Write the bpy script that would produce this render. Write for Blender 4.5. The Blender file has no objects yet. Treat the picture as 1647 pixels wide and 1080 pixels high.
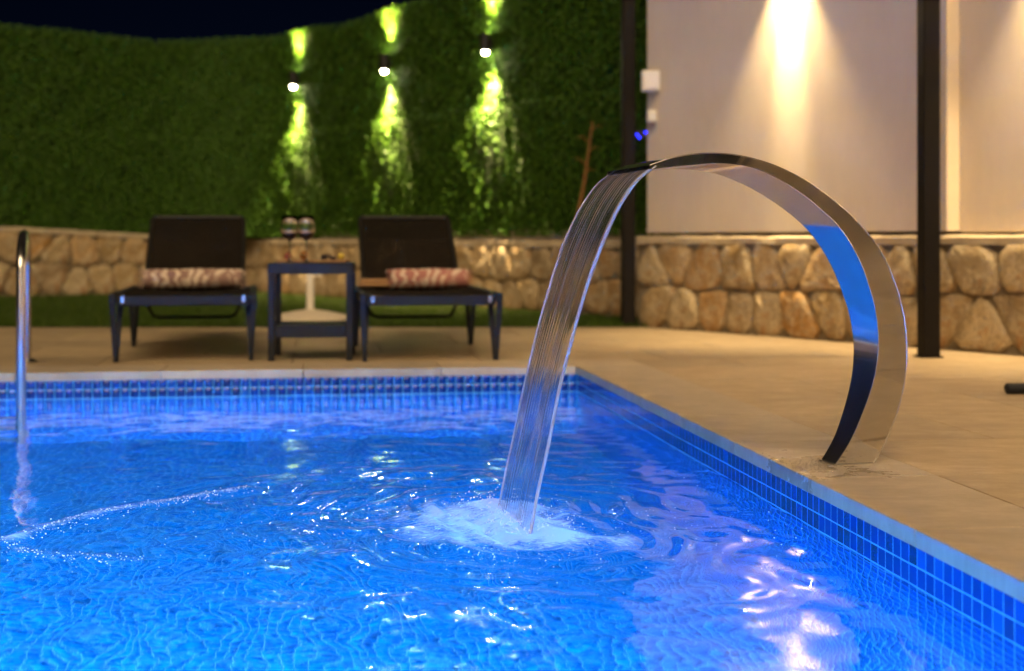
import bpy, math, random
import numpy as np
from mathutils import Vector, Matrix
R = math.radians
random.seed(7); rng = np.random.default_rng(7)
sc = bpy.context.scene
COL = sc.collection

# ------------------------------------------------------------------ camera
FPX, CX, HY, CAMZ = 2287.0, 823.5, 386.0, 0.58       # focal length in photo pixels, horizon row, eye height above the deck
cam_d = bpy.data.cameras.new('camera'); cam = bpy.data.objects.new('camera', cam_d); COL.objects.link(cam)
cam.location = (0, 0, CAMZ); cam.rotation_euler = (R(90), 0, 0)
cam_d.sensor_width = 36; cam_d.lens = 36 * FPX / 1647
cam_d.shift_y = -(540 - HY) / 1647
cam_d.clip_start = 0.05; cam_d.clip_end = 2000
cam_d.dof.use_dof = True; cam_d.dof.focus_distance = 3.45; cam_d.dof.aperture_fstop = 2.6
sc.camera = cam

# ------------------------------------------------------------------ sky, warm fill light, exposure
# soft warm fill added from behind the camera, standing in for unseen terrace lights
w = bpy.data.worlds.new('World'); sc.world = w; w.use_nodes = True
nt = w.node_tree; bg = nt.nodes['Background']
sky = nt.nodes.new('ShaderNodeTexSky'); sky.sky_type = 'NISHITA'; sky.sun_disc = False
sky.sun_elevation = R(-6); sky.sun_rotation = R(0); sky.altitude = 0; sky.dust_density = 0.2; sky.ozone_density = 4
nt.links.new(sky.outputs[0], bg.inputs[0]); bg.inputs[1].default_value = 0.022
sun_d = bpy.data.lights.new('sun', 'SUN'); sun_d.energy = 0.36; sun_d.angle = R(50); sun_d.color = (1.0, 0.73, 0.43)
sun = bpy.data.objects.new('sun', sun_d); COL.objects.link(sun)
sd = Vector((-0.05, -0.80, 0.80)).normalized()          # direction towards the light
sun.rotation_euler = sd.to_track_quat('Z', 'Y').to_euler(); sun.location = (0, -8, 8)
sc.view_settings.view_transform = 'Standard'; sc.view_settings.look = 'None'
sc.view_settings.exposure = 3.0; sc.view_settings.gamma = 1
cy = sc.cycles
cy.use_denoising = True
try: cy.denoiser = 'OPENIMAGEDENOISE'
except Exception: pass
cy.max_bounces = 7; cy.diffuse_bounces = 3; cy.glossy_bounces = 4; cy.transmission_bounces = 5; cy.transparent_max_bounces = 12
cy.caustics_reflective = True; cy.caustics_refractive = True; cy.blur_glossy = 0.6
cy.sample_clamp_indirect = 6; cy.sample_clamp_direct = 0

# ------------------------------------------------------------------ helpers
class MB:
    def __init__(s): s.v = []; s.f = []
    def add(s, vs, fs):
        o = len(s.v); s.v += [tuple(map(float, p)) for p in vs]; s.f += [tuple(o + i for i in f) for f in fs]; return s
    def box(s, x0, x1, y0, y1, z0, z1, bev=0.0):
        if bev <= 0:
            return s.add([(x0,y0,z0),(x1,y0,z0),(x1,y1,z0),(x0,y1,z0),(x0,y0,z1),(x1,y0,z1),(x1,y1,z1),(x0,y1,z1)],
                  [(3,2,1,0),(4,5,6,7),(0,1,5,4),(1,2,6,5),(2,3,7,6),(3,0,4,7)])
        b = bev
        def ring(z, i): return [(x0+i,y0+i,z),(x1-i,y0+i,z),(x1-i,y1-i,z),(x0+i,y1-i,z)]
        # chamfered top and bottom edges and uprights
        def oct(z, i):
            return [(x0+b+i*0,y0+i,z),(x1-b,y0+i,z),(x1-i,y0+b,z),(x1-i,y1-b,z),(x1-b,y1-i,z),(x0+b,y1-i,z),(x0+i,y1-b,z),(x0+i,y0+b,z)]
        rs = [oct(z0, b*0.9), oct(z0+b, 0), oct(z1-b, 0), oct(z1, b*0.9)]
        vs = sum(rs, []); fs = []
        for k in range(3):
            for i in range(8): j = (i+1) % 8; fs.append((k*8+i, k*8+j, k*8+8+j, k*8+8+i))
        fs.append(tuple(range(7, -1, -1))); fs.append(tuple(range(24, 32)))
        return s.add(vs, fs)
    def tube(s, pts, rad, n=10, caps=True, flat=1.0):
        pts = [Vector(p) for p in pts]; m = len(pts); rads = rad if hasattr(rad, '__len__') else [rad]*m
        vs, fs = [], []
        t0 = (pts[1]-pts[0]).normalized(); ref = Vector((0,0,1)) if abs(t0.z) < .9 else Vector((1,0,0))
        nrm = t0.cross(ref).normalized()
        for i, p in enumerate(pts):
            t = (pts[min(i+1,m-1)] - pts[max(i-1,0)]).normalized()
            nrm = (nrm - t*nrm.dot(t)).normalized(); bi = t.cross(nrm)
            for k in range(n):
                a = 2*math.pi*k/n; vs.append(p + (nrm*math.cos(a) + bi*math.sin(a)*flat)*rads[i])
        for i in range(m-1):
            for k in range(n): j = (k+1)%n; fs.append((i*n+k, i*n+j, i*n+n+j, i*n+n+k))
        if caps: fs.append(tuple(range(n-1,-1,-1))); fs.append(tuple(range((m-1)*n, m*n)))
        return s.add(vs, fs)
    def lathe(s, prof, n=24, c=(0,0,0)):
        vs, fs = [], []; m = len(prof)
        for r, z in prof:
            for k in range(n): a = 2*math.pi*k/n; vs.append((c[0]+r*math.cos(a), c[1]+r*math.sin(a), c[2]+z))
        for i in range(m-1):
            for k in range(n): j=(k+1)%n; fs.append((i*n+k, i*n+j, i*n+n+j, i*n+n+k))
        if prof[0][0] > 1e-6: fs.append(tuple(range(n-1,-1,-1)))
        if prof[-1][0] > 1e-6: fs.append(tuple(range((m-1)*n, m*n)))
        return s.add(vs, fs)
    def prism(s, poly, z0, z1, bev=0.0):
        n = len(poly); c = np.mean(np.array(poly), 0)
        def sh(d):
            out = []
            for p in poly:
                q = np.array(p) - c; l = np.linalg.norm(q); out.append(c + q*(1 - d/l*1.2) if l > 1e-6 else p)
            return out
        rs = [[(p[0],p[1],z0) for p in poly], [(p[0],p[1],z1-bev) for p in poly]]
        if bev > 0: rs.append([(p[0],p[1],z1) for p in sh(bev)])
        fs = []
        for k in range(len(rs)-1):
            for i in range(n): j=(i+1)%n; fs.append((k*n+i,k*n+j,k*n+n+j,k*n+n+i))
        fs.append(tuple(range(n-1,-1,-1))); fs.append(tuple(range((len(rs)-1)*n, len(rs)*n)))
        return s.add(sum(rs, []), fs)
    def ball(s, c, r, n=10, m=7, sq=(1,1,1)):
        vs, fs = [], []
        for i in range(1, m):
            t = math.pi*i/m
            for k in range(n): a=2*math.pi*k/n; vs.append((c[0]+r*sq[0]*math.sin(t)*math.cos(a), c[1]+r*sq[1]*math.sin(t)*math.sin(a), c[2]+r*sq[2]*math.cos(t)))
        for i in range(m-2):
            for k in range(n): j=(k+1)%n; fs.append((i*n+k, i*n+n+k, i*n+n+j, i*n+j))
        t_ = len(vs); vs += [(c[0],c[1],c[2]+r*sq[2]), (c[0],c[1],c[2]-r*sq[2])]
        for k in range(n): j=(k+1)%n; fs.append((t_, k, j)); fs.append((t_+1, (m-2)*n+j, (m-2)*n+k))
        return s.add(vs, fs)
    def mesh(s, name, m=None, smooth=False):
        me = bpy.data.meshes.new(name); me.from_pydata(s.v, [], s.f); me.update()
        if m: me.materials.append(m)
        if smooth:
            me.polygons.foreach_set('use_smooth', [True]*len(me.polygons))
            if smooth != 'all': me.set_sharp_from_angle(angle=R(38))
        return me
    def build(s, name, m, parent=None, smooth=False, loc=None, rotz=0):
        return link(name, s.mesh(name, m, smooth), parent, loc, rotz)

def link(name, me, parent=None, loc=None, rotz=0):
    o = bpy.data.objects.new(name, me); COL.objects.link(o)
    if parent is not None: o.parent = parent
    if loc is not None: o.location = loc
    o.rotation_euler.z = rotz
    return o
def np_mesh(name, V, Fq, m, smooth=False):
    """fast mesh from numpy arrays, faces all of one size"""
    V = np.asarray(V, np.float32); Fq = np.asarray(Fq, np.int32); k = Fq.shape[1]
    me = bpy.data.meshes.new(name)
    me.vertices.add(len(V)); me.vertices.foreach_set('co', V.ravel())
    me.loops.add(Fq.size); me.loops.foreach_set('vertex_index', Fq.ravel())
    me.polygons.add(len(Fq)); me.polygons.foreach_set('loop_start', np.arange(0, Fq.size, k, dtype=np.int32))
    try: me.polygons.foreach_set('loop_total', np.full(len(Fq), k, np.int32))
    except Exception: pass
    me.update(calc_edges=True); me.validate()
    if smooth: me.polygons.foreach_set('use_smooth', np.ones(len(Fq), bool))
    me.materials.append(m)
    return me
def tag(o, label=None, cat=None, group=None, kind=None):
    if label: o['label'] = label
    if cat: o['category'] = cat
    if group: o['group'] = group
    if kind: o['kind'] = kind
    return o
def empty(name, loc=(0,0,0), rotz=0):
    o = bpy.data.objects.new(name, None); COL.objects.link(o); o.location = loc; o.rotation_euler.z = rotz; o.empty_display_size = .1
    return o
def copy_tree(o, parent=None):
    c = o.copy(); COL.objects.link(c); c.parent = parent
    for ch in list(o.children): copy_tree(ch, c)
    return c
def at(px, py, Y): return Vector(((px-CX)/FPX*Y, Y, CAMZ-(py-HY)/FPX*Y))
def ground(px, py): return at(px, py, CAMZ*FPX/(py-HY))
def clip(poly, n, d):
    """keep the side n.p <= d"""
    out = []
    for i in range(len(poly)):
        a, b = np.array(poly[i]), np.array(poly[(i+1)%len(poly)]); da, db = n@a-d, n@b-d
        if da <= 0: out.append(tuple(a))
        if da*db < 0: out.append(tuple(a+(b-a)*da/(da-db)))
    return out
def spline(pts, n):
    P = np.array(pts, float); d = np.r_[0, np.cumsum(np.linalg.norm(np.diff(P, axis=0), axis=1))]
    m = len(P); T = np.gradient(P, d, axis=0); out = []
    for s in np.linspace(0, d[-1], n):
        i = min(max(np.searchsorted(d, s)-1, 0), m-2); h = d[i+1]-d[i]; x = (s-d[i])/h
        out.append((2*x**3-3*x**2+1)*P[i]+(x**3-2*x**2+x)*h*T[i]+(-2*x**3+3*x**2)*P[i+1]+(x**3-x**2)*h*T[i+1])
    return np.array(out)

# ------------------------------------------------------------------ materials
class NT:
    def __init__(s, name):
        s.m = bpy.data.materials.new(name); s.m.use_nodes = True; s.t = s.m.node_tree; s.n = s.t.nodes
        s.p = s.n.get('Principled BSDF'); s.out = s.n.get('Material Output')
    def node(s, typ, **kw):
        x = s.n.new(typ)
        for k, v in kw.items():
            if hasattr(x, k) and not k[0].isupper(): setattr(x, k, v)
            else: x.inputs[k.replace('_', ' ')].default_value = v
        return x
    def l(s, a, b): s.t.links.new(a, b)
    def coord(s, kind='Object'): return s.node('ShaderNodeTexCoord').outputs[kind]
    def noise(s, scale, detail=4, rough=.6, vec=None, dist=0):
        x = s.node('ShaderNodeTexNoise'); x.inputs['Scale'].default_value = scale; x.inputs['Detail'].default_value = detail
        x.inputs['Roughness'].default_value = rough; x.inputs['Distortion'].default_value = dist
        if vec is not None: s.l(vec, x.inputs['Vector'])
        return x
    def ramp(s, fac, stops):
        x = s.node('ShaderNodeValToRGB'); e = x.color_ramp.elements
        while len(e) < len(stops): e.new(0.5)
        for i, (p, c) in enumerate(stops): e[i].position = p; e[i].color = (*c, 1) if len(c) == 3 else c
        s.l(fac, x.inputs[0]); return x.outputs[0]
    def mix(s, fac, a, b, mode='MIX'):
        x = s.node('ShaderNodeMix'); x.data_type = 'RGBA'; x.blend_type = mode
        for v, i in ((fac, 0), (a, 6), (b, 7)):
            if hasattr(v, 'is_output'): s.l(v, x.inputs[i])
            else: x.inputs[i].default_value = v if i == 0 else (*v, 1)
        return x.outputs[2]
    def bump(s, h, strength, dist=.01, nrm=None):
        x = s.node('ShaderNodeBump'); x.inputs['Strength'].default_value = strength; x.inputs['Distance'].default_value = dist
        s.l(h, x.inputs['Height'])
        if nrm is not None: s.l(nrm, x.inputs['Normal'])
        return x.outputs[0]
    def mapping(s, vec, scale=(1,1,1), rot=(0,0,0)):
        x = s.node('ShaderNodeMapping'); x.inputs['Scale'].default_value = scale; x.inputs['Rotation'].default_value = rot
        s.l(vec, x.inputs['Vector']); return x.outputs[0]
    def set(s, **kw):
        for k, v in kw.items():
            i = s.p.inputs[k.replace('_', ' ')]
            if hasattr(v, 'is_output'): s.l(v, i)
            else: i.default_value = (*v, 1) if isinstance(v, tuple) and len(v) == 3 else v
        return s
def simple(name, c, rough=.5, metal=0, var=.12, scale=30, bump=.0, spec=.5):
    n = NT(name); no = n.noise(scale, 5, .6, n.coord())
    col = n.mix(no.outputs[0], tuple(x*(1-var) for x in c), tuple(min(1, x*(1+var)) for x in c))
    n.set(Base_Color=col, Roughness=rough, Metallic=metal, Specular_IOR_Level=spec)
    if bump: n.set(Normal=n.bump(no.outputs[0], bump, .004))
    return n.m
def emit(name, c, k):
    n = NT(name); n.set(Base_Color=c, Emission_Color=c, Emission_Strength=k); return n.m
M = {}
# travertine pavers
def travertine(name, a, b, c):
    n = NT(name); ge = n.node('ShaderNodeNewGeometry').outputs['Position']
    ri = n.node('ShaderNodeObjectInfo').outputs['Random']; isl = n.node('ShaderNodeNewGeometry').outputs['Random Per Island']
    vein = n.noise(3.0, 8, .68, n.mapping(ge, (1.2, 4.0, 1), (0, 0, R(8))), .6)
    spot = n.noise(9, 6, .7, ge); big = n.noise(.9, 3, .5, ge)
    col = n.ramp(vein.outputs[0], [(.3, a), (.52, b), (.72, c)])
    col = n.mix(n.ramp(spot.outputs[0], [(.35, (0,0,0)), (.75, (1,1,1))]), col, tuple(x*.8 for x in b))
    add = n.node('ShaderNodeMath', operation='ADD'); n.l(ri, add.inputs[0]); n.l(isl, add.inputs[1])
    fr = n.node('ShaderNodeMath', operation='FRACT'); n.l(add.outputs[0], fr.inputs[0])
    col = n.mix(1, col, n.ramp(fr.outputs[0], [(0, (.84,.84,.85)), (1, (1.06,1.04,1.0))]), 'MULTIPLY')
    col = n.mix(1, col, n.ramp(big.outputs[0], [(.3, (.82,.8,.78)), (.65, (1,1,1))]), 'MULTIPLY')
    pit = n.noise(55, 3, .7, n.mapping(ge, (1, 2.5, 1)))
    col = n.mix(n.ramp(pit.outputs[0], [(.24, (1,1,1)), (.31, (0,0,0))]), col, tuple(x*.55 for x in a))
    rg = n.node('ShaderNodeMapRange'); rg.inputs['To Min'].default_value=.42; rg.inputs['To Max'].default_value=.7; n.l(spot.outputs[0], rg.inputs['Value'])
    # splashed wet patch round the spout
    vd = n.node('ShaderNodeVectorMath', operation='DISTANCE'); n.l(ge, vd.inputs[0]); vd.inputs[1].default_value = (.74, 3.66, 0)
    wn = n.noise(7, 5, .7, ge); wa = n.node('ShaderNodeMath', operation='MULTIPLY_ADD'); n.l(wn.outputs[0], wa.inputs[0]); wa.inputs[1].default_value = .75; n.l(vd.outputs['Value'], wa.inputs[2])
    wet = n.ramp(wa.outputs[0], [(.46, (1,1,1)), (.60, (0,0,0))])
    col = n.mix(wet, col, n.mix(1, col, (.80,.78,.76), 'MULTIPLY'))
    rf = n.mix(wet, rg.outputs[0], (.10,.10,.10))
    n.set(Base_Color=col, Roughness=rf, Normal=n.bump(pit.outputs[0], .25, .002))
    return n.m
M['paver'] = travertine('travertine_paver', (.32,.24,.15), (.45,.35,.225), (.54,.44,.30))
M['coping'] = travertine('coping_stone', (.42,.34,.245), (.53,.445,.335), (.63,.555,.44))
M['bed'] = simple('mortar_bed', (.11,.085,.055), .9, var=.25, scale=40)
M['soil'] = simple('soil', (.06,.05,.03), .95, var=.4, scale=12)
def tile_mat(name, stops, lo, hi):
    n = NT(name); ri = n.node('ShaderNodeObjectInfo').outputs['Random']; isl = n.node('ShaderNodeNewGeometry').outputs['Random Per Island']
    add = n.node('ShaderNodeMath', operation='ADD'); n.l(ri, add.inputs[0]); n.l(isl, add.inputs[1])
    fr = n.node('ShaderNodeMath', operation='FRACT'); n.l(add.outputs[0], fr.inputs[0])
    col = n.ramp(fr.outputs[0], stops)
    no = n.noise(160, 3, .5, n.coord())
    n.set(Base_Color=n.mix(.25, col, n.mix(no.outputs[0], lo, hi)), Roughness=.12, Coat_Weight=.4, Normal=n.bump(no.outputs[0], .08, .001))
    return n.m
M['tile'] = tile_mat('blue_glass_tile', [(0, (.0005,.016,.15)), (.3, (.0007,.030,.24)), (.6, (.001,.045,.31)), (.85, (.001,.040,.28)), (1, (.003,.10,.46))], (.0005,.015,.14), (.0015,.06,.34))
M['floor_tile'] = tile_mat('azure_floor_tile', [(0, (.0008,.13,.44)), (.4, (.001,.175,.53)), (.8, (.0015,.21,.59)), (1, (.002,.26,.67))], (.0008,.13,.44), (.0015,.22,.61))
M['lit_tile'] = tile_mat('lit_wall_tile', [(0, (.0006,.045,.26)), (.4, (.0008,.066,.34)), (.8, (.001,.085,.40)), (1, (.002,.13,.52))], (.0006,.04,.25), (.001,.09,.42))  # same wall tile under water, pool lighting put into its lighter blue
M['grout'] = simple('pale_grout', (.09,.40,.70), .85, var=.12, scale=60)
def water_mat(name, ripple):
    n = NT(name); n.n.remove(n.p)
    g = n.node('ShaderNodeBsdfGlass'); g.inputs['IOR'].default_value = 1.333; g.inputs['Roughness'].default_value = 0.0
    g.inputs['Color'].default_value = (.93,.985,1,1)
    ge = n.node('ShaderNodeNewGeometry').outputs['Position']
    a = n.noise(26, 2, .5, n.mapping(ge, (1, 1.6, 1), (0,0,R(20)))); b = n.noise(60, 2, .5, ge)
    n.l(n.bump(b.outputs[0], ripple*.5, .004, n.bump(a.outputs[0], ripple, .010)), g.inputs['Normal'])
    n.l(g.outputs[0], n.out.inputs['Surface']); return n.m
M['water'] = water_mat('pool_water', .035)
def sheet_mat():
    n = NT('falling_water'); n.n.remove(n.p)
    g = n.node('ShaderNodeBsdfGlass'); g.inputs['IOR'].default_value = 1.333; g.inputs['Roughness'].default_value = 0.0
    uv = n.coord('UV'); st = n.noise(1, 5, .65, n.mapping(uv, (30, .7, 1)))
    n.l(n.bump(st.outputs[0], .05, .003), g.inputs['Normal'])
    tr = n.node('ShaderNodeBsdfTranslucent'); tr.inputs['Color'].default_value = (.92,.95,1,1)
    df = n.node('ShaderNodeBsdfDiffuse'); df.inputs['Color'].default_value = (.92,.95,1,1)
    m1 = n.node('ShaderNodeMixShader'); n.l(tr.outputs[0], m1.inputs[1]); n.l(df.outputs[0], m1.inputs[2])
    m2 = n.node('ShaderNodeMixShader'); n.l(g.outputs[0], m2.inputs[1]); n.l(m1.outputs[0], m2.inputs[2])
    sx = n.node('ShaderNodeSeparateXYZ'); n.l(uv, sx.inputs[0])
    eg = n.ramp(sx.outputs['X'], [(0, (.5,.5,.5)), (.045, (0,0,0)), (.955, (0,0,0)), (1, (.5,.5,.5))])
    mxm = n.node('ShaderNodeMath', operation='MAXIMUM'); n.l(n.ramp(st.outputs[0], [(.52, (.01,.01,.01)), (.78, (.26,.26,.26))]), mxm.inputs[0]); n.l(eg, mxm.inputs[1])
    n.l(mxm.outputs[0], m2.inputs[0])
    n.l(m2.outputs[0], n.out.inputs['Surface']); return n.m
M['sheet'] = sheet_mat()
def foam_mat(name, lo, hi, scale):
    n = NT(name); n.n.remove(n.p)
    tr = n.node('ShaderNodeBsdfTranslucent'); tr.inputs['Color'].default_value = (.82,.93,1,1)
    df = n.node('ShaderNodeBsdfDiffuse'); df.inputs['Color'].default_value = (.82,.93,1,1)
    m1 = n.node('ShaderNodeMixShader'); m1.inputs[0].default_value = .35; n.l(tr.outputs[0], m1.inputs[1]); n.l(df.outputs[0], m1.inputs[2])
    tp = n.node('ShaderNodeBsdfTransparent')
    at_ = n.node('ShaderNodeAttribute'); at_.attribute_name = 'cover'
    no = n.noise(scale, 6, .7, n.mapping(n.coord(), (.55, 1.5, 1)), 1.2)
    ad = n.node('ShaderNodeMath', operation='ADD'); n.l(at_.outputs['Fac'], ad.inputs[0]); n.l(no.outputs[0], ad.inputs[1])
    m2 = n.node('ShaderNodeMixShader'); n.l(n.ramp(ad.outputs[0], [(lo, (0,0,0)), (hi, (1,1,1))]), m2.inputs[0])
    n.l(tp.outputs[0], m2.inputs[1]); n.l(m1.outputs[0], m2.inputs[2]); n.l(m2.outputs[0], n.out.inputs['Surface'])
    return n.m
M['foam'] = foam_mat('white_foam', .66, 1.34, 60)
def bubble_mat():
    n = NT('air_bubbles'); n.set(Base_Color=(.93,.97,1.0), Roughness=.25, Subsurface_Weight=0.0); return n.m
M['bubble'] = bubble_mat()
def steel(name, rough, brushed, haze=.08):
    n = NT(name); c = n.coord()
    s_ = n.noise(1, 4, .6, n.mapping(c, (260, 4, 4))); d = n.noise(14, 5, .7, c)
    rg = n.node('ShaderNodeMapRange'); rg.inputs['To Min'].default_value=rough*.6; rg.inputs['To Max'].default_value=rough*1.6; n.l(d.outputs[0], rg.inputs['Value'])
    n.set(Base_Color=(.72,.70,.67), Metallic=1.0, Roughness=rg.outputs[0])
    nb = n.bump(s_.outputs[0], brushed, .0006); n.set(Normal=nb)
    hz = n.node('ShaderNodeBsdfGlossy'); hz.inputs['Color'].default_value = (.66,.65,.64,1); hz.inputs['Roughness'].default_value = .5; n.l(nb, hz.inputs['Normal'])
    sm = n.noise(5, 5, .65, n.mapping(c, (1, 1, .35)), .5)
    mx = n.node('ShaderNodeMixShader'); n.l(n.p.outputs[0], mx.inputs[1]); n.l(hz.outputs[0], mx.inputs[2])
    n.l(n.ramp(sm.outputs[0], [(.3, (haze*.6,)*3), (.7, (haze*1.5,)*3)]), mx.inputs[0]); n.l(mx.outputs[0], n.out.inputs['Surface'])
    return n.m
M['steel'] = steel('polished_steel', .045, .03)
M['steel_inner'] = steel('brushed_inner_steel', .08, .06, .17)
M['steel_rail'] = steel('rail_steel', .20, .02)
def stone_mat():
    n = NT('limestone_block'); c = n.coord(); ri = n.node('ShaderNodeObjectInfo').outputs['Random']
    base = n.ramp(ri, [(0, (.32,.20,.07)), (.2, (.48,.34,.17)), (.4, (.30,.20,.10)), (.6, (.54,.42,.25)), (.78, (.46,.23,.05)), (1, (.40,.28,.14))])
    big = n.noise(9, 6, .65, c, .4); fine = n.noise(45, 5, .7, c); rust = n.noise(6.5, 4, .6, c, .8)
    col = n.mix(n.ramp(big.outputs[0], [(.42, (0,0,0)), (.66, (1,1,1))]), base, (.62,.51,.34))
    col = n.mix(n.ramp(rust.outputs[0], [(.55, (0,0,0)), (.66, (.8,.8,.8))]), col, (.38,.17,.04))
    col = n.mix(n.ramp(fine.outputs[0], [(.3, (.6,.6,.6)), (.55, (0,0,0))]), col, (.16,.12,.08))
    b = n.bump(fine.outputs[0], .9, .012, n.bump(big.outputs[0], 1.0, .05))
    n.set(Base_Color=col, Roughness=.85, Normal=b); return n.m
M['stone'] = stone_mat()
M['mortar'] = simple('wall_mortar', (.24,.19,.125), .95, var=.35, scale=35, bump=.6)
M['cap'] = simple('wall_cap_mortar', (.46,.37,.25), .9, var=.3, scale=18, bump=.6)
def stucco():
    n = NT('cream_render'); c = n.coord(); a = n.noise(140, 4, .6, c); b = n.noise(1.6, 4, .5, c)
    col = n.ramp(b.outputs[0], [(.3, (.58,.49,.375)), (.7, (.65,.555,.43))])
    c2 = n.noise(22, 5, .7, n.mapping(c, (1, 1, .25))); col = n.mix(1, col, n.ramp(c2.outputs[0], [(.25, (.955,.95,.94)), (.6, (1,1,1))]), 'MULTIPLY')
    n.set(Base_Color=col, Roughness=.9, Normal=n.bump(a.outputs[0], .6, .004, n.bump(c2.outputs[0], .05, .006))); return n.m
M['stucco'] = stucco()
def leaf(name, a, b, c):
    n = NT(name); i = n.node('ShaderNodeNewGeometry').outputs['Random Per Island']
    col = n.ramp(i, [(0, a), (.5, b), (1, c)])
    n.set(Base_Color=col, Roughness=.55, Specular_IOR_Level=.3)
    tr = n.node('ShaderNodeBsdfTranslucent'); n.l(col, tr.inputs['Color'])
    m = n.node('ShaderNodeMixShader'); m.inputs[0].default_value = .25; n.l(n.p.outputs[0], m.inputs[1]); n.l(tr.outputs[0], m.inputs[2])
    n.l(m.outputs[0], n.out.inputs['Surface']); return n.m
M['leaf'] = leaf('boxwood_leaf', (.027,.085,.004), (.048,.13,.006), (.086,.175,.009))
M['grass'] = leaf('lawn_blade', (.022,.055,.003), (.042,.090,.005), (.085,.13,.008))
M['hedge_back'] = simple('hedge_backing', (.012,.024,.006), .9, var=.3)
M['black_metal'] = simple('black_powder_coat', (.012,.011,.010), .5, var=.15, scale=60, spec=.25)
M['navy_metal'] = simple('anthracite_powder_coat', (.012,.014,.020), .5, var=.12, scale=60, spec=.25)
M['post'] = simple('dark_brown_steel', (.009,.007,.006), .6, var=.2, scale=25, spec=.15)
def sling():
    n = NT('sling_mesh'); c = n.coord(); wv = n.noise(220, 2, .5, c); bg_ = n.noise(5, 4, .6, c)
    n.set(Base_Color=n.mix(bg_.outputs[0], (.006,.0045,.003), (.014,.010,.007)), Roughness=.9, Specular_IOR_Level=.12, Normal=n.bump(wv.outputs[0], .4, .002))
    tp = n.node('ShaderNodeBsdfTransparent'); m = n.node('ShaderNodeMixShader'); m.inputs[0].default_value = .10
    n.l(n.p.outputs[0], m.inputs[1]); n.l(tp.outputs[0], m.inputs[2]); n.l(m.outputs[0], n.out.inputs['Surface']); return n.m
M['sling'] = sling()
def ikat(name, c1, c2, c3):
    n = NT(name); c = n.coord(); no = n.noise(9, 4, .6, c, .5)
    wv = n.node('ShaderNodeTexWave', wave_type='BANDS', bands_direction='X'); wv.inputs['Scale'].default_value = 5.5; wv.inputs['Distortion'].default_value = 9
    wv.inputs['Detail'].default_value = 3; wv.inputs['Detail Scale'].default_value = 2.5; n.l(c, wv.inputs['Vector'])
    col = n.ramp(wv.outputs['Fac'], [(.25, c1), (.45, c2), (.62, c2), (.85, c3)])
    col = n.mix(n.ramp(no.outputs[0], [(.5, (0,0,0)), (.62, (1,1,1))]), col, c1)
    f = n.noise(260, 2, .5, c); n.set(Base_Color=col, Roughness=.95, Normal=n.bump(f.outputs[0], .6, .003)); return n.m
M['ikat_a'] = ikat('cream_ikat', (.24,.145,.125), (.52,.41,.32), (.60,.50,.41))
M['ikat_b'] = ikat('rose_ikat', (.33,.14,.125), (.45,.27,.22), (.60,.49,.40))
M['tan_towel'] = simple('tan_towel', (.33,.19,.085), .95, var=.2, scale=60, bump=.6)
M['white_plastic'] = simple('white_plastic', (.74,.70,.62), .4, var=.05)
M['concrete'] = simple('pale_concrete', (.56,.48,.37), .8, var=.12, scale=25, bump=.3)
M['lamp_body'] = simple('lamp_black', (.012,.011,.010), .45)
M['glass'] = None
def glassm():
    n = NT('clear_glass'); n.set(Base_Color=(1,1,1), Roughness=0.0, IOR=1.45, Transmission_Weight=1.0); return n.m
M['glass'] = glassm()
M['wine'] = simple('red_wine', (.030,.004,.006), .05)
M['wood_stick'] = simple('dry_stem', (.26,.12,.035), .85, var=.3, scale=30)
M['lens'] = emit('warm_lens', (1.0,.82,.58), 40)
M['pool_lens'] = emit('pool_lens', (.45,.70,1.0), 6)
M['blue_led'] = emit('blue_led', (.01,.02,1.0), 1.2)

# ------------------------------------------------------------------ pool frame
PSI = R(7.885); PC = np.array([.30, 6.53]); WATER = -.118
CP, SP = math.cos(PSI), math.sin(PSI)
def W(x, y, z=0.): return (PC[0] + x*CP - y*SP, PC[1] + x*SP + y*CP, z)
def W2(x, y): return W(x, y)[:2]
def toL(X, Y): dx, dy = X-PC[0], Y-PC[1]; return dx*CP+dy*SP, -dx*SP+dy*CP
PW, PL, PD = 5.2, 5.52, 1.3565          # pool width (to the left), length (towards the camera), depth
COPW = .325                           # coping slab width

# wall lines
HA = np.array([-.218, 12.0]); HD = np.array([.591, -.807]); HD /= np.linalg.norm(HD)      # lamp-lit hedge wall
HN = np.array([HD[1], -HD[0]]) * 1.0
if HN[1] > 0: HN = -HN                                                                     # towards the camera
CORNER = HA - HD*4.69
LD = np.array([-.807, -.591]); LD /= np.linalg.norm(LD); LN = np.array([.591, -.807])      # left hedge wall, facing right/front
SA = np.array([.861, 9.54]); SD = np.array([.58, -.815]); SD /= np.linalg.norm(SD)          # cream wall
SN = np.array([SD[1], -SD[0]])
if SN[1] > 0: SN = -SN
LAWN_Y = 9.41

# ground under everything, with the pool cut out of it
g = MB()
e = 60
ring_o = [(-e,-e),(e,-e),(e,e),(-e,e)]; ring_i = [(-PW-.3,-PL-.3),(.3,-PL-.3),(.3,.3),(-PW-.3,.3)]
g.add([(*p, -.09) for p in ring_o] + [(*p, -.09) for p in ring_i], [(0,1,5,4),(1,2,6,5),(2,3,7,6),(3,0,4,7)])
tag(g.build('ground', M['soil'], None, False, (PC[0], PC[1], 0), PSI), kind='structure')

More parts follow.
